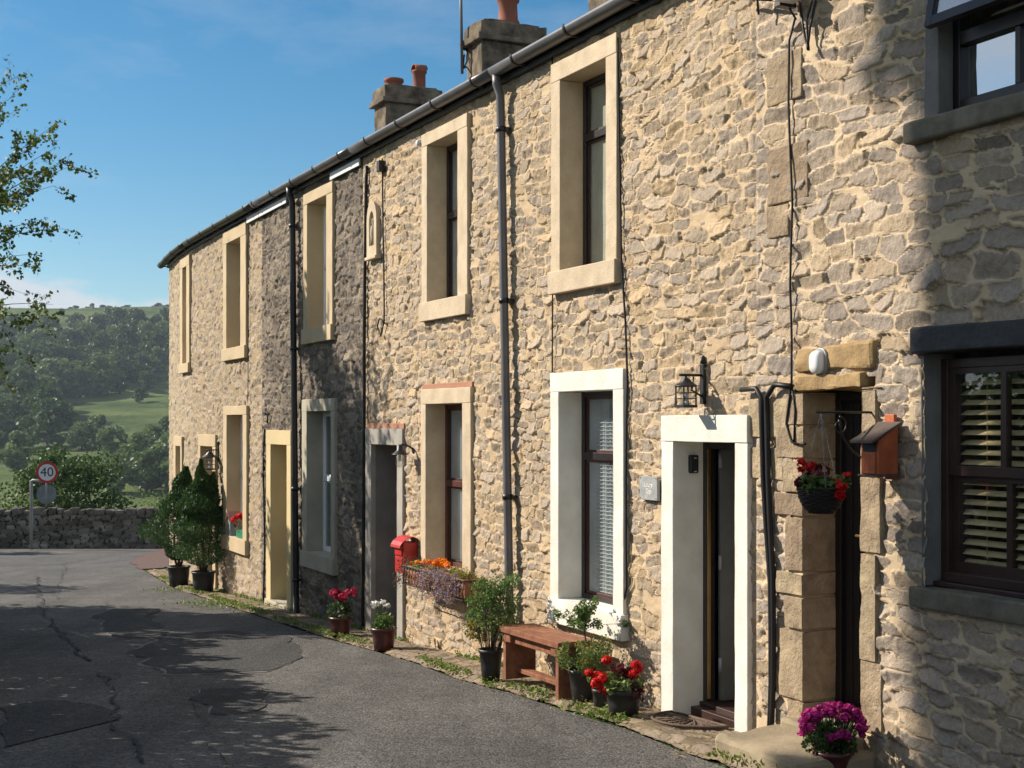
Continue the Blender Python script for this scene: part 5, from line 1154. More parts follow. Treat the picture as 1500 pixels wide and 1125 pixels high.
m = MB(); m.wbox(sw_ - hw * .8, sw_ + hw * .8, zb_ + .03, zt_ - Hh * .48, dd + .001, dd + .010); dr_ = m.build('door', MT['redlead'], t, bevel=.003)
m = MB(); m.lathe([(.011, 0), (.011, .006), (.0001, .007)], wp(sw_, dd + .010, zt_ - Hh * .58), 12, axis=n); m.build('lock', MT['black'], dr_)
# window trough with marigolds in an iron rack
a = a3; sL_, sR_ = S(597, .2), S(681, .2) - .0; sA = S(686, .22); sB = S(596, .22); zr1 = Zat(S(598, .25), 830, .25); zr0 = zr1 - .17
t = thing('window_trough', wp((sA + sB) / 2, .12, zr0), 'black iron rack of terracotta troughs full of orange marigolds', 'window box')
m = MB(); O1 = .27
m.tube([wp(sA, .03, zr1), wp(sA, O1, zr1), wp(sB, O1, zr1), wp(sB, .03, zr1)], .007, 7); m.tube([wp(sA, .03, zr0), wp(sA, O1, zr0), wp(sB, O1, zr0), wp(sB, .03, zr0)], .006, 7)
q = sA
while q < sB: m.tube([wp(q, O1, zr0), wp(q, O1, zr1)], .004, 5); m.tube([wp(q, O1, zr0), wp(q, .03, zr0)], .004, 5); q += .075
for o_ in (.03, .11, .19): m.tube([wp(sA, o_, zr0), wp(sA, o_, zr1)], .005, 5)
q = sA + .04
while q < sB - .03: m.tube([wp(q + .035 * math.cos(x_), O1 + .006, zr0 + .085 + .035 * math.sin(x_)) for x_ in np.linspace(0, 6.28, 12)], .003, 4, cap=False); q += .12
m.build('rack', MT['black'], t)
Lr = (sB - sA) / 2
for k in range(2):
    q0 = sA + .02 + k * Lr; q1 = q0 + Lr - .04; m = MB(); zt2 = zr1 + .005; zb2 = zr0 + .01; oa, ob = .07, .25
    m.box8([wp(q0 + .02, oa + .02, zb2), wp(q1 - .02, oa + .02, zb2), wp(q1 - .02, ob - .02, zb2), wp(q0 + .02, ob - .02, zb2), wp(q0, oa, zt2), wp(q1, oa, zt2), wp(q1, ob, zt2), wp(q0, ob, zt2)])
    tr_ = m.build('trough', MT['terracotta'], t, bevel=.004)
    m = MB(); m.wbox(q0 - .006, q1 + .006, zt2 - .02, zt2 + .004, ob + .0, ob + .008); m.wbox(q0 - .006, q1 + .006, zt2 - .02, zt2 + .004, oa - .008, oa); m.wbox(q0 - .008, q0, zt2 - .02, zt2 + .0035, oa, ob); m.wbox(q1, q1 + .008, zt2 - .02, zt2 + .0035, oa, ob); m.build('rim', MT['terracotta'], tr_)
rg = random.Random(17); hs = []
for (pxx, pyy) in ((603, 829), (612, 828), (622, 827), (617, 829), (628, 826), (637, 829), (640, 826), (645, 824), (650, 825), (648, 830), (655, 830), (632, 830), (608, 833), (643, 832), (656, 833)):
    oo = rg.uniform(.10, .22); s_ = S(pxx, oo); hs.append(tuple(wp(s_, oo, Zat(s_, pyy - 3, oo))))
stems('stem', tuple(wp((sA + sB) / 2, .16, zr1 - .02)), [h_ for h_ in hs[:2]], t)
lv = [tuple(wp(rg.uniform(sA + .1, sB - .02), rg.uniform(.08, .25), zr1 + rg.uniform(-.01, .035))) for _ in range(60)]
foliage('foliage', clumps(lv, .04, 40, 5), .022, MT['leafmid'], t, .6, (0, 0, 1), .4, seed=5)
flowerheads('flower', hs, .034, 90, MT['orangeflower'], t, 7, sz=.012, sq=(1, 1, .7))
tr = [tuple(wp(rg.uniform(sA + .12, sA + .95), rg.uniform(.24, .33), zr1 + rg.uniform(-.20, .05))) for _ in range(64)]
foliage('trailing_foliage', clumps(tr, .06, 60, 9), .020, MT['lilac'], t, .5, (0, 0, -1), .4, seed=9)
tr = [tuple(wp(sB + rg.uniform(-.12, .12), rg.uniform(.1, .32), zr1 + rg.uniform(-.16, .06))) for _ in range(30)]
foliage('trailing_foliage', clumps(tr, .055, 40, 19), .02, leafmat('heather', [(.16, .05, .05), (.10, .09, .03), (.22, .09, .08)]), t, .35, (0, 0, -1), .3, seed=19)
foliage('trailing_foliage', clumps([tuple(wp(rg.uniform(sA + .05, sA + .5), rg.uniform(.14, .28), zr1 + rg.uniform(.0, .07))) for _ in range(34)], .05, 34, 29), .02, MT['leafyellow'], t, .35, seed=29)
# nest box
sw_ = S(1310); u = wt(sw_); n = wnv(sw_); t = thing('nest_box', wp(sw_, .04, Zat(sw_, 692)), 'orange stained wooden nest box with sloping roof on the wall', 'nest box')
b0 = Zat(sw_, 694); b1 = Zat(sw_, 622); hw = .068; dep = .17
m = MB(); m.wbox(sw_ - .036, sw_ + .036, b0 - .03, b1 + .055, .012, .035); m.build('back_board', MT['boxwood'], t, bevel=.003)
m = MB(); lo, hi = b1 - .085, b1 - .005
m.box8([wp(sw_ - hw, .036, b0), wp(sw_ + hw, .036, b0), wp(sw_ + hw, dep, b0), wp(sw_ - hw, dep, b0), wp(sw_ - hw, .036, hi), wp(sw_ + hw, .036, hi), wp(sw_ + hw, dep, lo), wp(sw_ - hw, dep, lo)]); m.build('body', MT['boxwood'], t, bevel=.003)
m = MB(); m.wbox(sw_ - hw + .016, sw_ + hw - .016, b0 + .004, lo - .065, dep + .0005, dep + .013); m.build('front_board', MT['boxwood'], t, bevel=.002)
m = MB(); m.wbox(sw_ - hw + .014, sw_ + hw - .014, lo - .06, lo - .01, dep - .001, dep + .0015); m.build('entrance', MT['black'], t)
m = MB(); w2 = hw + .022; m.box8([wp(sw_ - w2, .030, hi + .008), wp(sw_ + w2, .030, hi + .008), wp(sw_ + w2, dep + .06, lo - .014), wp(sw_ - w2, dep + .06, lo - .014), wp(sw_ - w2, .030, hi + .022), wp(sw_ + w2, .030, hi + .022), wp(sw_ + w2, dep + .06, lo + .0), wp(sw_ - w2, dep + .06, lo + .0)]); m.build('roof', MT['boxroof'], t, bevel=.002)
m = MB(); m.wbox(sw_ - hw - .006, sw_ + hw + .006, b0 - .012, b0 - .001, .036, dep + .02); m.build('floor', MT['boxroof'], t, bevel=.002)
# hanging basket
sw_ = S(1281); u = wt(sw_); n = wnv(sw_); zb0 = Zat(sw_, 604); dB = .05
while dB < .8:
    q = wp(sw_, dB, 0)
    if 750 + F * q.x / q.y <= 1203: break
    dB += .003
t = thing('basket_bracket', wp(sw_, .02, zb0), 'black scrolled iron bracket holding the hanging basket', 'bracket')
m = MB(); m.box(wp(sw_, .014, zb0 - .10), u * .012, n * .006, up * .13); m.tube([wp(sw_, .015, zb0), wp(sw_, dB + .03, zb0)], .007, 7)
m.tube([wp(sw_, .02 + (dB * .62) * math.sin(x_), zb0 - .26 + .25 * (1 - math.cos(x_)) ) for x_ in np.linspace(0, 1.45, 10)], .006, 6)
m.tube([wp(sw_, dB * .66 + (.06 - .005 * x_) * math.cos(x_), zb0 - .075 + (.06 - .005 * x_) * math.sin(x_)) for x_ in np.linspace(1.57, 10.2, 40)], .005, 6)
m.build('arm', MT['black'], t)
cB = wp(sw_, dB, 0); ztop = EYE + (620 - 715) / F * cB.y; rB = .125; cB.z = ztop
t = thing('hanging_basket', Vector((cB.x, cB.y, ztop - .12)), 'dark wicker hanging basket of red and pink begonias', 'hanging basket')
m = MB(); prof = [(.0001, -.135), (.06, -.13), (.092, -.10), (.115, -.05), (.125, 0)]; kk = 40
for j in range(13):     # woven rounds
    z = -.13 + j * .0108; r_ = np.interp(z, [-.135, -.13, -.10, -.05, 0], [.05, .062, .092, .115, .125])
    m.tube([cB + Vector(((r_ + .004 * math.cos(x_ * 10 + j * math.pi)) * math.cos(x_), (r_ + .004 * math.cos(x_ * 10 + j * math.pi)) * math.sin(x_), z)) for x_ in np.linspace(0, 2 * math.pi, kk + 1)], .0065, 5, cap=False)
m.lathe([(.0001, -.128), (.055, -.126), (.085, -.10), (.108, -.05), (.118, -.004), (.10, -.004), (.0001, -.01)], cB, 24); m.build('basket', MT['wicker'], t)
m = MB(); hook = wp(sw_, dB, zb0 - .01)
for k in range(3):
    a_ = k * 2.094 + .5; e_ = cB + Vector((.12 * math.cos(a_), .12 * math.sin(a_), 0)); N_ = 30; dv = (e_ - hook)
    for j in range(N_):
        c_ = hook + dv * ((j + .5) / N_); dn_ = dv.normalized(); sd = dn_.orthogonal().normalized(); sd = sd if j % 2 else dn_.cross(sd); L2_ = dv.length / N_ * .68
        m.tube([c_ + dn_ * (L2_ * math.cos(x_)) + sd * (.0035 * math.sin(x_)) for x_ in np.linspace(0, 6.28, 7)], .0011, 3, cap=False)
m.build('chain', MT['galv'], t)
rg = random.Random(23)
def scat(k, x0, x1, y, zl, zh): return [(cB.x + rg.uniform(x0, x1), cB.y + rg.uniform(-y, y), cB.z + rg.uniform(zl, zh)) for _ in range(k)]
foliage('foliage', clumps(scat(20, -.10, .13, .09, .0, .05), .035, 26, 31), .035, MT['leafmid'], t, .8, seed=31)
foliage('dark_foliage', clumps(scat(12, -.12, .02, .07, .02, .10), .035, 16, 32), .045, MT['burgundy'], t, .5, seed=32)
flowerheads('flower', scat(6, -.13, -.05, .05, .06, .16) + scat(5, .06, .13, .06, .0, .04) + scat(4, .02, .17, .06, .03, .08), .019, 30, MT['redflower'], t, 33, sz=.013)
flowerheads('flower', scat(13, -.08, .04, .06, .02, .09), .016, 30, MT['palepink'], t, 34, sz=.012)
flowerheads('flower', [(cB.x + .08, cB.y - .10, cB.z + .01), (cB.x + .075, cB.y - .12, cB.z - .03)], .03, 60, MT['redflower'], t, 35, sz=.018)
# birdhouse and trough on the far window sill
a = a52; zz = a['ib']; sm_ = a['I1'] - .42 * (a['I1'] - a['I0'])
t = thing('bird_house', wp(a['I1'] - .22, -.02, zz), 'little black and white birdhouse with pink roof on the far window sill', 'bird house')
c = wp(a['I1'] - .20, -.02, zz); u = wt(sm_); n = wnv(sm_); m = MB(); w2 = .075; hb = .24
m.box8([c + u * -w2 + n * -w2, c + u * w2 + n * -w2, c + u * w2 + n * w2, c + u * -w2 + n * w2, c + u * -w2 + n * -w2 + up * hb, c + u * w2 + n * -w2 + up * hb, c + u * w2 + n * w2 + up * hb, c + u * -w2 + n * w2 + up * hb]); m.build('body', MT['signgrey'], t)
m = MB(); r0, r1 = c + up * (hb - .02), c + up * (hb + .11)
for sg in (-1, 1): m.box8([r0 + u * sg * .11 + n * -.1, r1 + n * -.1, r1 + n * .1, r0 + u * sg * .11 + n * .1, r0 + u * sg * .11 + n * -.1 + up * .012, r1 + n * -.1 + up * .012, r1 + n * .1 + up * .012, r0 + u * sg * .11 + n * .1 + up * .012])
m.build('roof', mat('pink_board', (.45, .24, .20), .7), t)
m = MB(); m.lathe([(.022, 0), (.022, .003)], c + n * .0755 + up * .15, 14, axis=n); m.lathe([(.022, 0), (.022, .003)], c - u * .0755 + up * .15, 14, axis=-u); m.build('entrance', MT['black'], t)
c2 = wp(a['I0'] + .22, -.02, zz); t = thing('flower_trough', c2, 'green plastic trough of red flowers beside the little birdhouse', 'flower trough'); m = MB(); m.wbox(a['I0'] + .06, a['I0'] + .46, zz + .0, zz + .11, -.09, .02); m.build('trough', MT['greenbox'], t, bevel=.004)
foliage('foliage', clumps([tuple(c2 + Vector((rg.uniform(-.12, .12), rg.uniform(-.12, .12), rg.uniform(.12, .25)))) for _ in range(14)], .05, 22, 3), .03, leafmat('bronze_leaf', [(.30, .12, .03), (.12, .13, .03), (.40, .2, .06)]), t, .4, seed=3)
flowerheads('flower', [tuple(c2 + Vector((x_, 0, z_))) for x_, z_ in ((-.10, .30), (-.04, .33), (.0, .30), (-.14, .26))], .045, 50, MT['redflower'], t, 8, sz=.02)
# rubber half-round mat
sa, sb = S(1062, .1), S(932, .1); sc_ = S(1000, .2); gm = G(1003, 1073); 
def near_wall(p):
    d = np.hypot(dense[:, 0] - p.x, dense[:, 1] - p.y); i = int(np.argmin(d)); return float(SS[i]), float(d[i])
ms, mo = near_wall(gm); t = thing('door_mat', wp(ms, mo, gz(ms, mo) + .04), 'brown half round rubber mat in front of the white door', 'door mat')
def mz(s, o): return gz(s, o) + .068
half = .33; rr_ = .30; o0_ = mo - .15; m = MB(); pts = []
for x_ in np.linspace(0, math.pi, 22): pts.append((ms + half * math.cos(x_), o0_ + rr_ * math.sin(x_)))
vt = [wp(s_, o_, mz(s_, o_)) for s_, o_ in pts]; vb = [p - Vector((0, 0, .02)) for p in vt]; kk = len(vt); m.add(vt + vb, [tuple(range(kk)), tuple(reversed(range(kk, 2 * kk)))] + [(j, (j + 1) % kk, kk + (j + 1) % kk, kk + j) for j in range(kk)]); m.build('mat', MT['mat'], t)
m = MB(); m.tube([p + Vector((0, 0, .004)) for p in vt + [vt[0]]], .009, 6)
for i in range(1, 9):       # fan of ribs
    x_ = math.pi * i / 9; e0 = (ms + .06 * math.cos(x_), o0_ + .05 + .03 * math.sin(x_)); e1_ = (ms + half * .88 * math.cos(x_), o0_ + rr_ * .88 * math.sin(x_) + .01)
    m.tube([wp(e0[0], e0[1], mz(*e0) + .003), wp(e1_[0], e1_[1], mz(*e1_) + .003)], .008, 5)
    for f_ in (.35, .5, .65, .8):
        aa = x_ + .10; q = (ms + half * f_ * math.cos(aa), o0_ + rr_ * f_ * math.sin(aa)); q2 = (ms + half * (f_ + .10) * math.cos(aa + .1), o0_ + rr_ * (f_ + .10) * math.sin(aa + .1)); m.tube([wp(q[0], q[1], mz(*q) + .002), wp(q2[0], q2[1], mz(*q2) + .002)], .006, 5)
m.build('rib', MT['mat'], t)
# aerial on the middle chimney, dish and floodlight at the top edge
q = S(676, -2.1); pA = wp(q, -2.1, 0); Y_ = pA.y
t = thing('television_aerial', P(676, 105, Y_), 'thin grey aerial pole clamped beside the middle chimney', 'aerial')
m = MB(); m.tube([P(677, 108, Y_), P(674, -70, Y_)], .02, 8); m.build('pole', MT['pipe'], t)
m = MB(); m.tube([P(676, 70, Y_), P(684, 72, Y_ + .1)], .015, 6); m.tube([P(676, 100, Y_), P(683, 98, Y_ + .1)], .015, 6); m.tube([P(683, 62, Y_ + .05), P(684, 90, Y_ + .05), P(678, 102, Y_), P(680, 80, Y_ + .03)], .012, 6); m.build('clamp', MT['black'], t)
m = MB(); m.tube([P(660, -55, Y_), P(700, -55, Y_)], .01, 6)
for k in range(6): m.tube([P(662 + k * 7, -70, Y_), P(662 + k * 7, -40, Y_)], .006, 5)
m.build('aerial_head', MT['galv'], t)
sw_ = S(1180); u = wt(sw_); n = wnv(sw_); zc = Zat(sw_, -8); t = thing('junction_box', wp(sw_, .05, zc), 'white and black box with hanging wires high on the wall', 'junction box')
m = MB(); m.box(wp(sw_ - .0, .13, zc), u * .045, n * .07, up * .055); m.build('box', MT['signwhite'], t, bevel=.004); m = MB(); m.box(wp(sw_ + .075, .09, zc - .01), u * .028, n * .06, up * .06); m.build('bracket', MT['black'], t, bevel=.004)
m = MB(); m.tube([wp(S(1095), .10, Zat(S(1095), 0)), wp(S(1150), .10, Zat(S(1150), 3))], .010, 6); m.tube([wp(S(1127), .10, Zat(S(1127), -20)), wp(S(1127), .08, Zat(S(1127), 24))], .007, 6); m.tube([wp(S(1130), .10, Zat(S(1130), -20)), wp(S(1160), .06, Zat(S(1160), 0)), wp(S(1176), .05, Zat(S(1176), 30))], .006, 6); m.build('arm', MT['black'], t)
# small fixtures under the eaves
sw_ = S(557, .05); t = thing('junction_box', wp(sw_, .05, Zat(sw_, 243)), 'little black cable box under the eaves beside the carved stone', 'junction box'); m = MB(); m.wbox(sw_ - .04, sw_ + .04, Zat(sw_, 252), Zat(sw_, 236), .01, .08); m.build('box', MT['blackplastic'], t, bevel=.006)
sw_ = S(614, .05); t = thing('junction_box', wp(sw_, .05, Zat(sw_, 205)), 'small white round cable box under the eaves', 'junction box'); m = MB(); m.lathe([(.03, 0), (.03, .05), (.02, .06)], wp(sw_, .02, Zat(sw_, 210)), 14, axis=wnv(sw_)); m.build('box', MT['signwhite'], t)

# ------------------------------------------------------------------ junction: sign, dry stone wall, gatepost, bush
def drystone(x0, x1, y, h, name, lab, seed=900):
    zg = float(T((x0 + x1) / 2, y)); c = Vector(((x0 + x1) / 2, y, zg)); t = thing(name, c, lab, 'wall')
    res = .045; n = int((x1 - x0) / res); k = int((h + .1) / res); X, Z = np.meshgrid(np.linspace(x0, x1, n), np.linspace(-.1, h, k), indexing='ij')
    m, hh, a, b = stonefield(X, Z + 7, .24, .13, seed, fill=1.0, crag=.02, lift=.05, warp=.06, grow=.08, gallet=False, gap=.04)
    yy = y - .18 + Z * .10 - hh; V = np.stack([X, yy, zg + Z], -1).reshape(-1, 3)
    npmesh('stone_face', V, grid_faces(n, k), MT['drystone'], t, True, np.stack([m, a, b, m * 0 + 1], -1).reshape(-1, 4))
    bk = MB(); bk.box8([(x0, y - .10, zg - .1), (x1, y - .10, zg - .1), (x1, y + .28, zg - .1), (x0, y + .28, zg - .1), (x0, y - .03, zg + h - .01), (x1, y - .03, zg + h - .01), (x1, y + .2, zg + h - .01), (x0, y + .2, zg + h - .01)]); bk.build('core', MT['chim'], t)
    rg = random.Random(seed); x = x0; i = 0; cope = MB()
    while x < x1:
        w = rg.uniform(.16, .34); hh_ = rg.uniform(.10, .24); c_ = Vector((x + w / 2, y + .04, zg + h + hh_ * .42)); P_ = []
        cope.box(c_, Vector((w * .44, 0, rg.uniform(-.03, .03))), Vector((0, .19, 0)), Vector((rg.uniform(-.03, .03), 0, hh_ * .5))); x += w
    cope.build('coping', MT['coping'], t, bevel=.035, rough=.05, cuts=.10)
drystone(-26, -9.95, 38.2, .96, 'dry_stone_wall', 'dark dry stone wall across the road junction')
m = MB(); gp = Vector((-9.75, 37.9, float(T(-9.75, 37.9)))); m.box(gp + Vector((0, 0, .62)), (.13, 0, 0), (0, .11, 0), (0, 0, .66)); o = m.build('gate_post', MT['chim'], None, bevel=.03, off=gp, rough=.02, cuts=.2); tag(o, 'tall dark stone gatepost at the right end of the dry stone wall', 'gatepost')
gx = Vector((-9.1, 38.4, 0)); drystone(-9.55, -6.0, 38.6, .9, 'dry_stone_wall', 'short piece of stone wall right of the gatepost, mostly behind the conifers', 930)
# sign
Ys = 36.9; pb = Vector(((46 - 750) / F * Ys, Ys, float(T(0, Ys)))); t = thing('speed_sign', pb, 'round red rimmed 40 speed sign on a bent grey pole', 'road sign')
zt_ = P(46, 705, Ys).z; m = MB(); m.tube([pb, Vector((pb.x, pb.y, zt_)), Vector((pb.x + .03, pb.y, zt_ + .03)), P(68, 706, Ys)], .042, 10); m.build('pole', MT['galv'], t)
cS = P(69, 692, Ys - .08); m = MB(); fwd = Vector((.12, -1, 0)).normalized(); m.lathe([(.29, 0), (.29, .01)], cS, 40, axis=fwd); pl = m.build('sign_plate', MT['signred'], t)
m = MB(); m.lathe([(.225, .0), (.225, .003)], cS + fwd * .0105, 40, axis=fwd); m.build('sign_face', MT['signwhite'], pl)
text('40', .36, cS + fwd * .015, Vector((1, .12, 0)), up, MT['signblack'], pl, depth=.001, name='numerals')
m = MB(); m.tube([P(68, 690, Ys - .02), P(68, 742, Ys - .02)], .028, 8); m.build('post', MT['galv'], t)
m = MB(); c = P(67, 724, Ys); m.lathe([(.27, 0), (.27, .008)], c + Vector((0, .06, 0)), 32, axis=(0, -1, 0)); m.build('back_plate', MT['signgrey'], t)

def tree(name, c, label, cat, group, H_, R_, leafm, n, lsz, seed, trunk=.2, zlo=.25, lumps=26, bark='bark', sq=1.0, fill=.55, multi=1):
    c = Vector(c); t = thing(name, c, label, cat, group); rg = random.Random(seed)
    cen = []
    for k in range(lumps):
        v_ = rg.uniform(0, 1); a = rg.uniform(0, 6.283); zz = zlo + (1 - zlo) * (v_ * .93); prof = math.sin(math.pi * min(1, max(.06, (zz - zlo) / (1 - zlo) * .86 + .12))) ** .6
        q = R_ * prof * math.sqrt(rg.uniform(.12, 1)) * .78; cen.append((c.x + q * math.cos(a), c.y + q * math.sin(a), c.z + H_ * zz))
    tb = MB()
    for b in range(multi):
        ox = rg.uniform(-.15, .15) * R_ * (multi > 1); top = c + Vector((ox * 2, 0, H_ * .8)); tb.tube([c + Vector((ox * .4, 0, -.1)), c + Vector((ox, rg.uniform(-.1, .1), H_ * .3)), c + Vector((ox * 1.5, rg.uniform(-.15, .15), H_ * .55)), top], [trunk, trunk * .75, trunk * .5, trunk * .12], 9)
    for q in cen[: min(lumps, 22)]:
        q = Vector(q); r0 = c + Vector((0, 0, max(H_ * .18, (q.z - c.z) * .55))); tb.tube([r0, r0.lerp(q, .5) + Vector((0, 0, -.03 * H_)), q], [trunk * .32, trunk * .2, trunk * .05], 5)
    tb.build('trunk', MT[bark], t)
    lr = R_ * .36
    P_ = clumps(cen, lr, max(4, n // lumps), seed, (1, 1, .8 * sq), shell=fill)
    foliage('crown', P_, lsz, MT[leafm], t, .62, seed=seed); return t
# bush behind the junction wall, and undergrowth round it
tree('bush', Vector((-13.2, 40.3, float(T(-13.2, 40.3)))), 'big rounded dark green bush behind the road sign', 'bush', 'bushes by the junction', 2.75, 1.85, 'hillleaf', 12000, .12, 51, .07, .08, 34, multi=3)
tree('bush', Vector((-14.9, 42.2, float(T(-14.9, 42.2)))), 'low pale scrub at the far left behind the wall', 'bush', 'bushes by the junction', 1.9, 1.5, 'hillleaf2', 3500, .10, 52, .05, .05, 22, multi=3)
tree('bush', Vector((-11.0, 44.5, float(T(-11, 44.5)))), 'lighter bush between the big bush and the gatepost', 'bush', 'bushes by the junction', 2.2, 1.5, 'hillleaf2', 3500, .11, 53, .05, .05, 22, multi=3)
tree('bush', Vector((-9.5, 47, float(T(-9.5, 47)))), 'scrubby bush beyond the gatepost', 'bush', 'bushes by the junction', 2.6, 1.8, 'hillleaf2', 3500, .11, 54, .05, .05, 22, multi=3)

# ------------------------------------------------------------------ birch with branches over the road, and the shading trees and hedge along the left verge
bc = Vector((-8.1, 17.75, float(T(-8.1, 17.75))))
t = thing('birch_tree', bc, 'birch whose drooping branches reach in at the upper left', 'birch tree')
rg = random.Random(31); b = MB(); topz = 8.6
b.tube([bc, bc + Vector((.05, 0, 2)), bc + Vector((-.05, .05, 4.5)), bc + Vector((.05, 0, 6.5)), bc + Vector((0, 0, 8.2))], [.13, .11, .08, .05, .015], 10)
leaves = []; crown = []
def twig(p0, p1, r0, nl, droop=.25, spread=.16, size=1):
    p0 = Vector(p0); p1 = Vector(p1); L = (p1 - p0).length; pts = []
    for k in range(7):
        q = k / 6; p = p0.lerp(p1, q) + Vector((0, 0, droop * L * (q * (1 - q)))); pts.append(p)
    b.tube(pts, [r0 * (1 - .85 * k / 6) for k in range(7)], 5)
    ns_ = max(3, int(L / .22))
    for k in range(ns_):
        q = .25 + .75 * (k + rg.random()) / ns_; q = min(q, .995); i = min(5, int(q * 6)); p = pts[i].lerp(pts[i + 1], q * 6 - i)
        d = (p1 - p0).normalized() * rg.uniform(.2, .9) + Vector((rg.uniform(-.6, .6), rg.uniform(-.6, .6), rg.uniform(-.5, .55))); ll = spread * rg.uniform(.8, 2.1); e = p + d.normalized() * ll + Vector((0, 0, -.03)); b.tube([p, (p + e) / 2 + Vector((0, 0, .015)), e], [.003, .002, .001], 3)
        for _ in range(int(nl * rg.uniform(1.6, 3.2))):
            f_ = rg.uniform(.1, 1.05); leaves.append(tuple(p.lerp(e, f_) + Vector((rg.gauss(0, .025), rg.gauss(0, .025), rg.gauss(-.015, .03)))))
Yb = 15.8
def bp_(px, py, y=Yb): return P(px, py, y)
for (x0, y0, x1, y1, yy, nl) in [q for r_ in (0,) for q in [(a_ + 0 * r_, b_ + 25 * r_, c_ - (14 + (b_ * 7) % 22) * r_, d_ + (-16 + (c_ * 11 + 50) % 34) * r_, e_ + .25 * r_, n_) for (a_, b_, c_, d_, e_, n_) in ((-120, 230, 30, 110, 16, 9), (-110, 260, 22, 140, 15.6, 8), (-100, 300, 18, 165, 16.3, 8), (-120, 380, 82, 182, 15.8, 13), (-110, 380, 84, 215, 15.5, 13), (-110, 385, 108, 242, 15.8, 13), (-100, 370, 60, 205, 16.3, 12), (-110, 375, 104, 236, 16.2, 10), (-100, 375, 78, 272, 16.0, 12), (-110, 330, 70, 250, 15.4, 11), (-120, 400, 60, 325, 15.8, 10), (-110, 400, 92, 335, 16.0, 9), (-100, 360, 55, 280, 16.2, 12), (-120, 420, 60, 392, 15.6, 9), (-110, 430, 50, 372, 15.9, 10), (-100, 400, 30, 330, 16.1, 12), (-100, 480, 78, 446, 15.4, 11), (-110, 500, 70, 462, 15.7, 11), (-100, 520, 45, 470, 16.0, 11), (-100, 540, 25, 510, 15.8, 10), (-90, 560, 20, 545, 15.5, 10), (-100, 600, 14, 560, 15.8, 8), (-110, 330, 30, 300, 15.4, 12), (-110, 420, 35, 430, 16.2, 8))]]:
    a0 = bp_(x0, y0, yy + .6); twig(a0, bp_(x1, y1, yy), .012, nl)
    hz_ = bc + Vector((0, 0, min(7.2, max(2.2, a0.z - bc.z + .1)))); b.tube([hz_, hz_.lerp(a0, .5) + Vector((0, 0, .15)), a0], [.03, .02, .012], 5)
b.build('trunk', MT['birchbark'], t)
foliage('leaf_spray', np.array(leaves), .055, MT['birchleaf'], t, .75, (0, 0, -1), .7, seed=77)
# upright crown about the trunk; its shadow falls on the dark stretch of wall
cen = []
for k in range(60):
    a = rg.uniform(0, 6.283); q = .75 * math.sqrt(rg.random()); cen.append((bc.x + q * math.cos(a), bc.y + q * math.sin(a), bc.z + rg.uniform(2.6, 7.6)))
for k in range(50):
    a = rg.uniform(0, 6.283); q = 1.15 * math.sqrt(rg.random()); cen.append((bc.x - .35 + q * math.cos(a), bc.y + q * 1.5 * math.sin(a), bc.z + rg.uniform(1.5, 4.6)))
foliage('crown', clumps(cen, .45, 260, 88), .12, MT['birchleaf'], t, .75, (0, 0, -1), .4, seed=88)

def sidetree(x, y, H_, R_, n, lsz, seed, lab, zlo=.2, lumps=40, leafm='leafdark', multi=1):
    return tree('roadside_tree', Vector((x, y, float(T(x, y)))), lab, 'tree', 'trees along the left of the road', H_, R_, leafm, n, lsz, seed, .16, zlo, lumps, multi=multi, fill=.8)
def highcrown(x, y, z0, z1, n, lsz, seed, lab):
    c = Vector((x, y, float(T(x, y)))); t = thing('roadside_tree', c, lab, 'tree', 'trees along the left of the road'); rgx = np.random.default_rng(seed)
    hs = np.array([-.951, .3095]); hp_ = np.array([.3095, .951])
    z = rgx.uniform(z0, z1, n); e = rgx.uniform(-2.3, 2.3, n); edge = 2.17 + (vn(z * 1.1, z * 0, 3) - .5) * .5 + (vn(z * 4.1, z * 0, 4) - .5) * .25; edge = edge - .12 * (z < 11.0); e = np.minimum(e, 2.3) / 2.3 * edge
    w = 1.5 * np.sqrt(np.clip(1 - (np.abs(e) / 3.0) ** 2, 0, 1)); k = rgx.uniform(-1, 1, n) * w
    P_ = np.stack([x + hp_[0] * e + hs[0] * k, y + hp_[1] * e + hs[1] * k, z + rgx.normal(size=n) * .1], -1)
    foliage('crown', P_, lsz, MT['leafdark'], t, .7, seed=seed)
    tb = MB(); tb.tube([c, c + Vector((.1, 0, z0 * .5)), Vector((x, y, z0 + .5)), Vector((x, y, z1 - 1))], [.32, .27, .2, .05], 10)
    for j in range(16):
        aa = j * 2.4; rr = 1.0 + (j % 3) * .4; zz = z0 + (z1 - z0) * j / 18; tb.tube([Vector((x, y, zz - .6)), Vector((x + rr * .5 * math.cos(aa), y + rr * .5 * math.sin(aa), zz)), Vector((x + rr * math.cos(aa), y + rr * math.sin(aa), zz + .6))], [.08, .05, .02], 5)
    tb.build('trunk', MT['bark'], t)
highcrown(-12.0, (5.22 + 12 * .3095) / .951, 8.6, 15.6, 30000, .26, 101, 'tall tree with dense high crown across the road from the nearest cottage')
sidetree(-8.3, 9.2, 4.0, 1.6, 6000, .13, 102, 'leafy small tree behind the hedge across from the near sash window', .15, 36, 'leafmid')
sidetree(-11.0, 18.5, 4.6, 1.9, 5000, .13, 103, 'rounded tree left of the road beyond the birch', .25, 36)
sidetree(-14.5, 23.5, 5.0, 1.9, 5000, .14, 104, 'broad tree left of the road short of the junction', .25, 36)
sidetree(-21.0, 30.5, 5.5, 2.6, 6000, .16, 105, 'spreading tree at the left side of the junction', .2, 40)
sidetree(-17.5, 35.9, 4.2, 1.5, 4000, .14, 106, 'small tree by the junction wall', .3, 30)
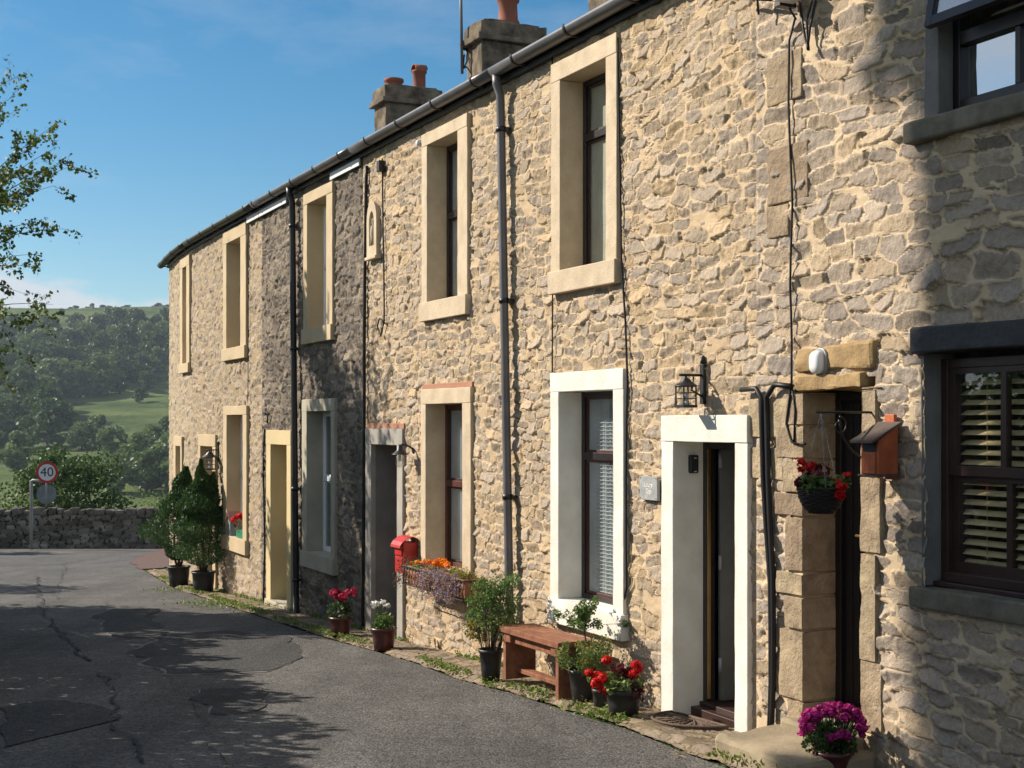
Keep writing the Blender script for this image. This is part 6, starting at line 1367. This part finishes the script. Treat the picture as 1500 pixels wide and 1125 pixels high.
# hedge along the left verge
t = thing('hedge', Vector((-4.6, 7, float(T(-4.6, 7)))), 'clipped mixed hedge on the left verge', 'hedge')
hp = []; rgn = np.random.default_rng(4)
for (xa, ya, xb, yb, hh) in ((-4.7, 0.0, -4.9, 9.0, 2.5), (-4.9, 9.0, -5.35, 12.0, 2.5), (-5.35, 12.0, -7.0, 15.4, 2.2)):
    k = int(9500 * math.hypot(xb - xa, yb - ya) / 4); q = rgn.uniform(0, 1, k); x = xa + (xb - xa) * q + rgn.uniform(-.45, .35, k); y = ya + (yb - ya) * q; top = hh * (.8 + .35 * vn(x * 2 + 9, y * 1.7, 44)); z = T(x, y) + top * rgn.uniform(.02, 1, k) ** .8
    hp.append(np.stack([x, y, z], -1))
foliage('foliage', np.concatenate(hp), .15, MT['leafdark'], t, .65, seed=12)
hs_ = MB()
for k in range(30): y = 1 + k * .47; x = -4.8 - max(0, y - 9) * .3; z = float(T(x, y)); hs_.tube([(x, y, z - .05), (x + rg.uniform(-.1, .1), y + .1, z + 1.4)], [.02, .008], 5)
hs_.build('stem', MT['bark'], t)

# ------------------------------------------------------------------ ground cover
def inroad(x, y): return (x > np.interp(y, ley, lex)) & (x < np.interp(y, rey, rex))
# grass on the left verge
n = 16000; y = RNG.uniform(3, 24, n); x = np.interp(y, ley, lex) - RNG.uniform(-.03, 1.0, n) ** 1.3; P_ = np.stack([x, y, T(x, y) + .05], -1)
tag(foliage('grass', P_[~np.isnan(P_).any(1)], .13, MT['grass'], None, .10, (0, 0, 1), 1.2, seed=201), kind='stuff')
# weeds and moss between wall and tarmac
ptsw = []
for i in range(2600):
    s_ = RNG.uniform(S(1300), SMAX); x_, y_ = wxy(s_); 
    k = np.interp(y_, rey, range(len(rey))); 
    if vn(np.array([s_ * 1.6]), np.array([2.0]), 5)[0] < .5: continue
    o_ = RNG.uniform(.0, .06) if i % 2 else None
    if o_ is None:
        ex = float(np.interp(y_ - .3, rey, rex)); p = Vector((ex + RNG.uniform(-.02, .14), float(y_) - .3, 0))
    else: p = wp(s_, o_, 0)
    for _ in range(4): ptsw.append((p.x + RNG.normal() * .02, p.y + RNG.normal() * .03, float(T(p.x, p.y)) + .06 + abs(RNG.normal()) * .015))
tag(foliage('weeds', np.array(ptsw), .028, MT['weed'], None, .7, (0, 0, 1), .5, seed=203), kind='stuff')
# denser tufts where the photograph has them
ptsw = []
for (px, py, k, sp) in ((740, 1012, 60, .08), (800, 1030, 60, .07), (850, 1045, 110, .08), (880, 1055, 120, .07), (906, 1062, 80, .05), (1098, 1112, 60, .03), (300, 888, 260, .22), (255, 868, 160, .2), (340, 893, 200, .25), (720, 1008, 40, .05)):
    g_ = G(px, py)
    for _ in range(k): x_ = g_.x + RNG.normal() * sp; y_ = g_.y + RNG.normal() * sp * 1.2; ptsw.append((x_, y_, float(T(x_, y_)) + .04 + abs(RNG.normal()) * .02))
tag(foliage('weeds', np.array(ptsw), .032, MT['weed'], None, .7, (0, 0, 1), .4, seed=204), kind='stuff')
ptsw = []
for i in range(2600):
    s_ = RNG.uniform(S(1350), SMAX + .5); o_ = abs(RNG.normal()) * .35; p = wp(s_, o_ + .02, 0); ptsw.append((p.x, p.y, float(T(p.x, p.y)) + .058))
for _ in range(90):
    g_ = G(RNG.uniform(985, 1040), RNG.uniform(1092, 1118)); ptsw.append((g_.x, g_.y, float(T(g_.x, g_.y)) + .03))
V, Fc = quads(np.array(ptsw), .026, .7, seed=205); V[:, 2] = np.repeat(np.array(ptsw)[:, 2], 4) + (V[:, 2] - np.repeat(np.array(ptsw)[:, 2], 4)) * .25
tag(npmesh('leaf_litter', V, Fc, MT['litter'], None), kind='stuff')
# fallen petals
pet = [G(846, 1028) + Vector((0, 0, .06)), G(851, 1027.5) + Vector((0, 0, .06))]; V, Fc = quads(np.array([tuple(p + Vector((RNG.normal() * .012, RNG.normal() * .012, 0))) for p in pet for _ in range(9)]), .022, .9, seed=8)
tag(npmesh('fallen_petals', V, Fc, MT['redflower'], None), kind='stuff')

# ------------------------------------------------------------------ the fell: woods as individual trees
def hilltree_mesh(seed, n=900, squash=1.0, lsz=.10):
    rg = random.Random(seed); cen = []
    for k in range(20):
        a = rg.uniform(0, 6.28); v_ = rg.random(); q = .42 * math.sin(math.pi * (.15 + .8 * v_)) * math.sqrt(rg.uniform(.1, 1)); cen.append((q * math.cos(a), q * math.sin(a), .18 + .68 * v_))
    P_ = clumps(cen, .17, n // 20, seed, (1, 1, .8), .35); V, Fc = quads(P_, lsz, .8, seed=seed)
    me = bpy.data.meshes.new('crown'); k = len(Fc); me.vertices.add(len(V)); me.vertices.foreach_set('co', V.astype(np.float32).ravel()); me.loops.add(k * 4); me.loops.foreach_set('vertex_index', Fc.astype(np.int32).ravel()); me.polygons.add(k); me.polygons.foreach_set('loop_start', np.arange(0, k * 4, 4, dtype=np.int32)); me.update(calc_edges=True); return me
crowns = [hilltree_mesh(300 + k, 1500) for k in range(6)]
for k, me in enumerate(crowns): me.materials.append(MT['hillleaf2'] if k >= 4 else MT['hillleaf'])
tm = MB(); tm.tube([(0, 0, -.03), (0.01, 0, .25), (0, .01, .6)], [.03, .022, .006], 6)
trunk_me = tm.build('trunk', MT['bark']).data; bpy.data.objects.remove(bpy.data.objects['trunk.%03d' % 0] if 'trunk.000' in bpy.data.objects else [o for o in bpy.data.objects if o.data == trunk_me][0])
def hilltree(x, y, h, w, k, label, group='trees in the hillside wood', rot=0):
    o = bpy.data.objects.new('hillside_tree', None); COL.objects.link(o); o.location = (x, y, float(T(x, y)) - .02 * h); o.rotation_euler.z = rot; o.scale = (w, w, h); tag(o, label, 'tree', group)
    cr_ = bpy.data.objects.new('crown', crowns[k]); COL.objects.link(cr_); cr_.parent = o
    tr_ = bpy.data.objects.new('trunk', trunk_me); COL.objects.link(tr_); tr_.parent = o; return o
def hill_y(px, py):
    """ground point on the fell seen at a pixel"""
    ysc = np.linspace(60, 860, 1600); xs_ = (px - 750) / F * ysc; z = T(xs_, ysc); pyy = 620 - (z - EYE) / ysc * F
    idx = np.where(pyy <= py)[0]; i = idx[0] if len(idx) else len(ysc) - 1; return float(xs_[i]), float(ysc[i])
rg = random.Random(77); cnt = 0
def in_wood(px, py):
    top = 500 + 14 * math.sin(px / 40) ; bot = 590 + (px < 70) * 70 + (px > 215) * -25 - max(0, (px - 60)) * .10
    return top < py < bot
tries = 0; placed = []
while cnt < 215 and tries < 20000:
    tries += 1; px = rg.uniform(-60, 330); py = rg.uniform(492, 665)
    if not in_wood(min(px, 240), py): continue
    x, y = hill_y(px, py)
    if any((x - a) ** 2 + (y - b_) ** 2 < 38 for a, b_ in placed): continue
    placed.append((x, y)); h = rg.choice([rg.uniform(7, 11), rg.uniform(10, 17)]); w = h * rg.uniform(.75, 1.2); hilltree(x, y, h, w, rg.choice([0, 1, 2, 3, 0, 1, 2, 3, 4, 5]), 'leafy tree packed into the dark hillside wood', rot=rg.uniform(0, 6)); cnt += 1
for k, (px, py, h) in enumerate(((20, 690, 9), (120, 660, 8), (148, 655, 9), (165, 668, 8), (205, 690, 9), (225, 680, 10), (240, 672, 11), (190, 705, 8), (215, 720, 8), (235, 715, 9), (175, 722, 7), (255, 690, 10), (258, 720, 9))):
    x, y = hill_y(px, py); hilltree(x, y, h, h * 1.05, [4, 5][k % 2], 'paler tree in the hedgerow belt across the valley floor', 'trees across the valley floor', rot=k)
for k, (px, py, h) in enumerate(((112, 484, 9), (60, 500, 8), (150, 505, 6), (205, 590, 5), (180, 487, 4), (60, 470, 3.5), (90, 462, 4), (135, 452, 3), (230, 470, 4))):
    x, y = hill_y(px, py); hilltree(x, y, h, h * 1.2, k % 4, 'isolated thorn on the open slope above the wood', 'scattered hawthorns on the fell', rot=k)
for k, px in enumerate((97, 104, 111, 122, 128, 150, 165, 180, 187, 205, 228, 233, 240, 246)):
    x, y = hill_y(px, 449); y = 795; x = (px - 750) / F * y; h = 2 + (k % 3) * .9; hilltree(x, y, h, h * 1.7, k % 4, 'tiny windblown tree on the skyline', 'trees along the skyline', rot=k)
# ------------------------------------------------------------------ air
hz_ = MB(); hz_.box8([(-1600, -70, -30), (1000, -70, -30), (1000, 960, -30), (-1600, 960, -30), (-1600, -70, 130), (1000, -70, 130), (1000, 960, 130), (-1600, 960, 130)])
hm = bpy.data.materials.new('air'); hm.use_nodes = True; tt = hm.node_tree; tt.nodes.clear(); oo = N(tt, 'ShaderNodeOutputMaterial'); pv = N(tt, 'ShaderNodeVolumePrincipled'); pv.inputs['Color'].default_value = (.72, .84, 1, 1); pv.inputs['Density'].default_value = 0.00018; pv.inputs['Anisotropy'].default_value = 0.2; tt.links.new(pv.outputs[0], oo.inputs['Volume'])
tag(hz_.build('haze', hm), kind='stuff')
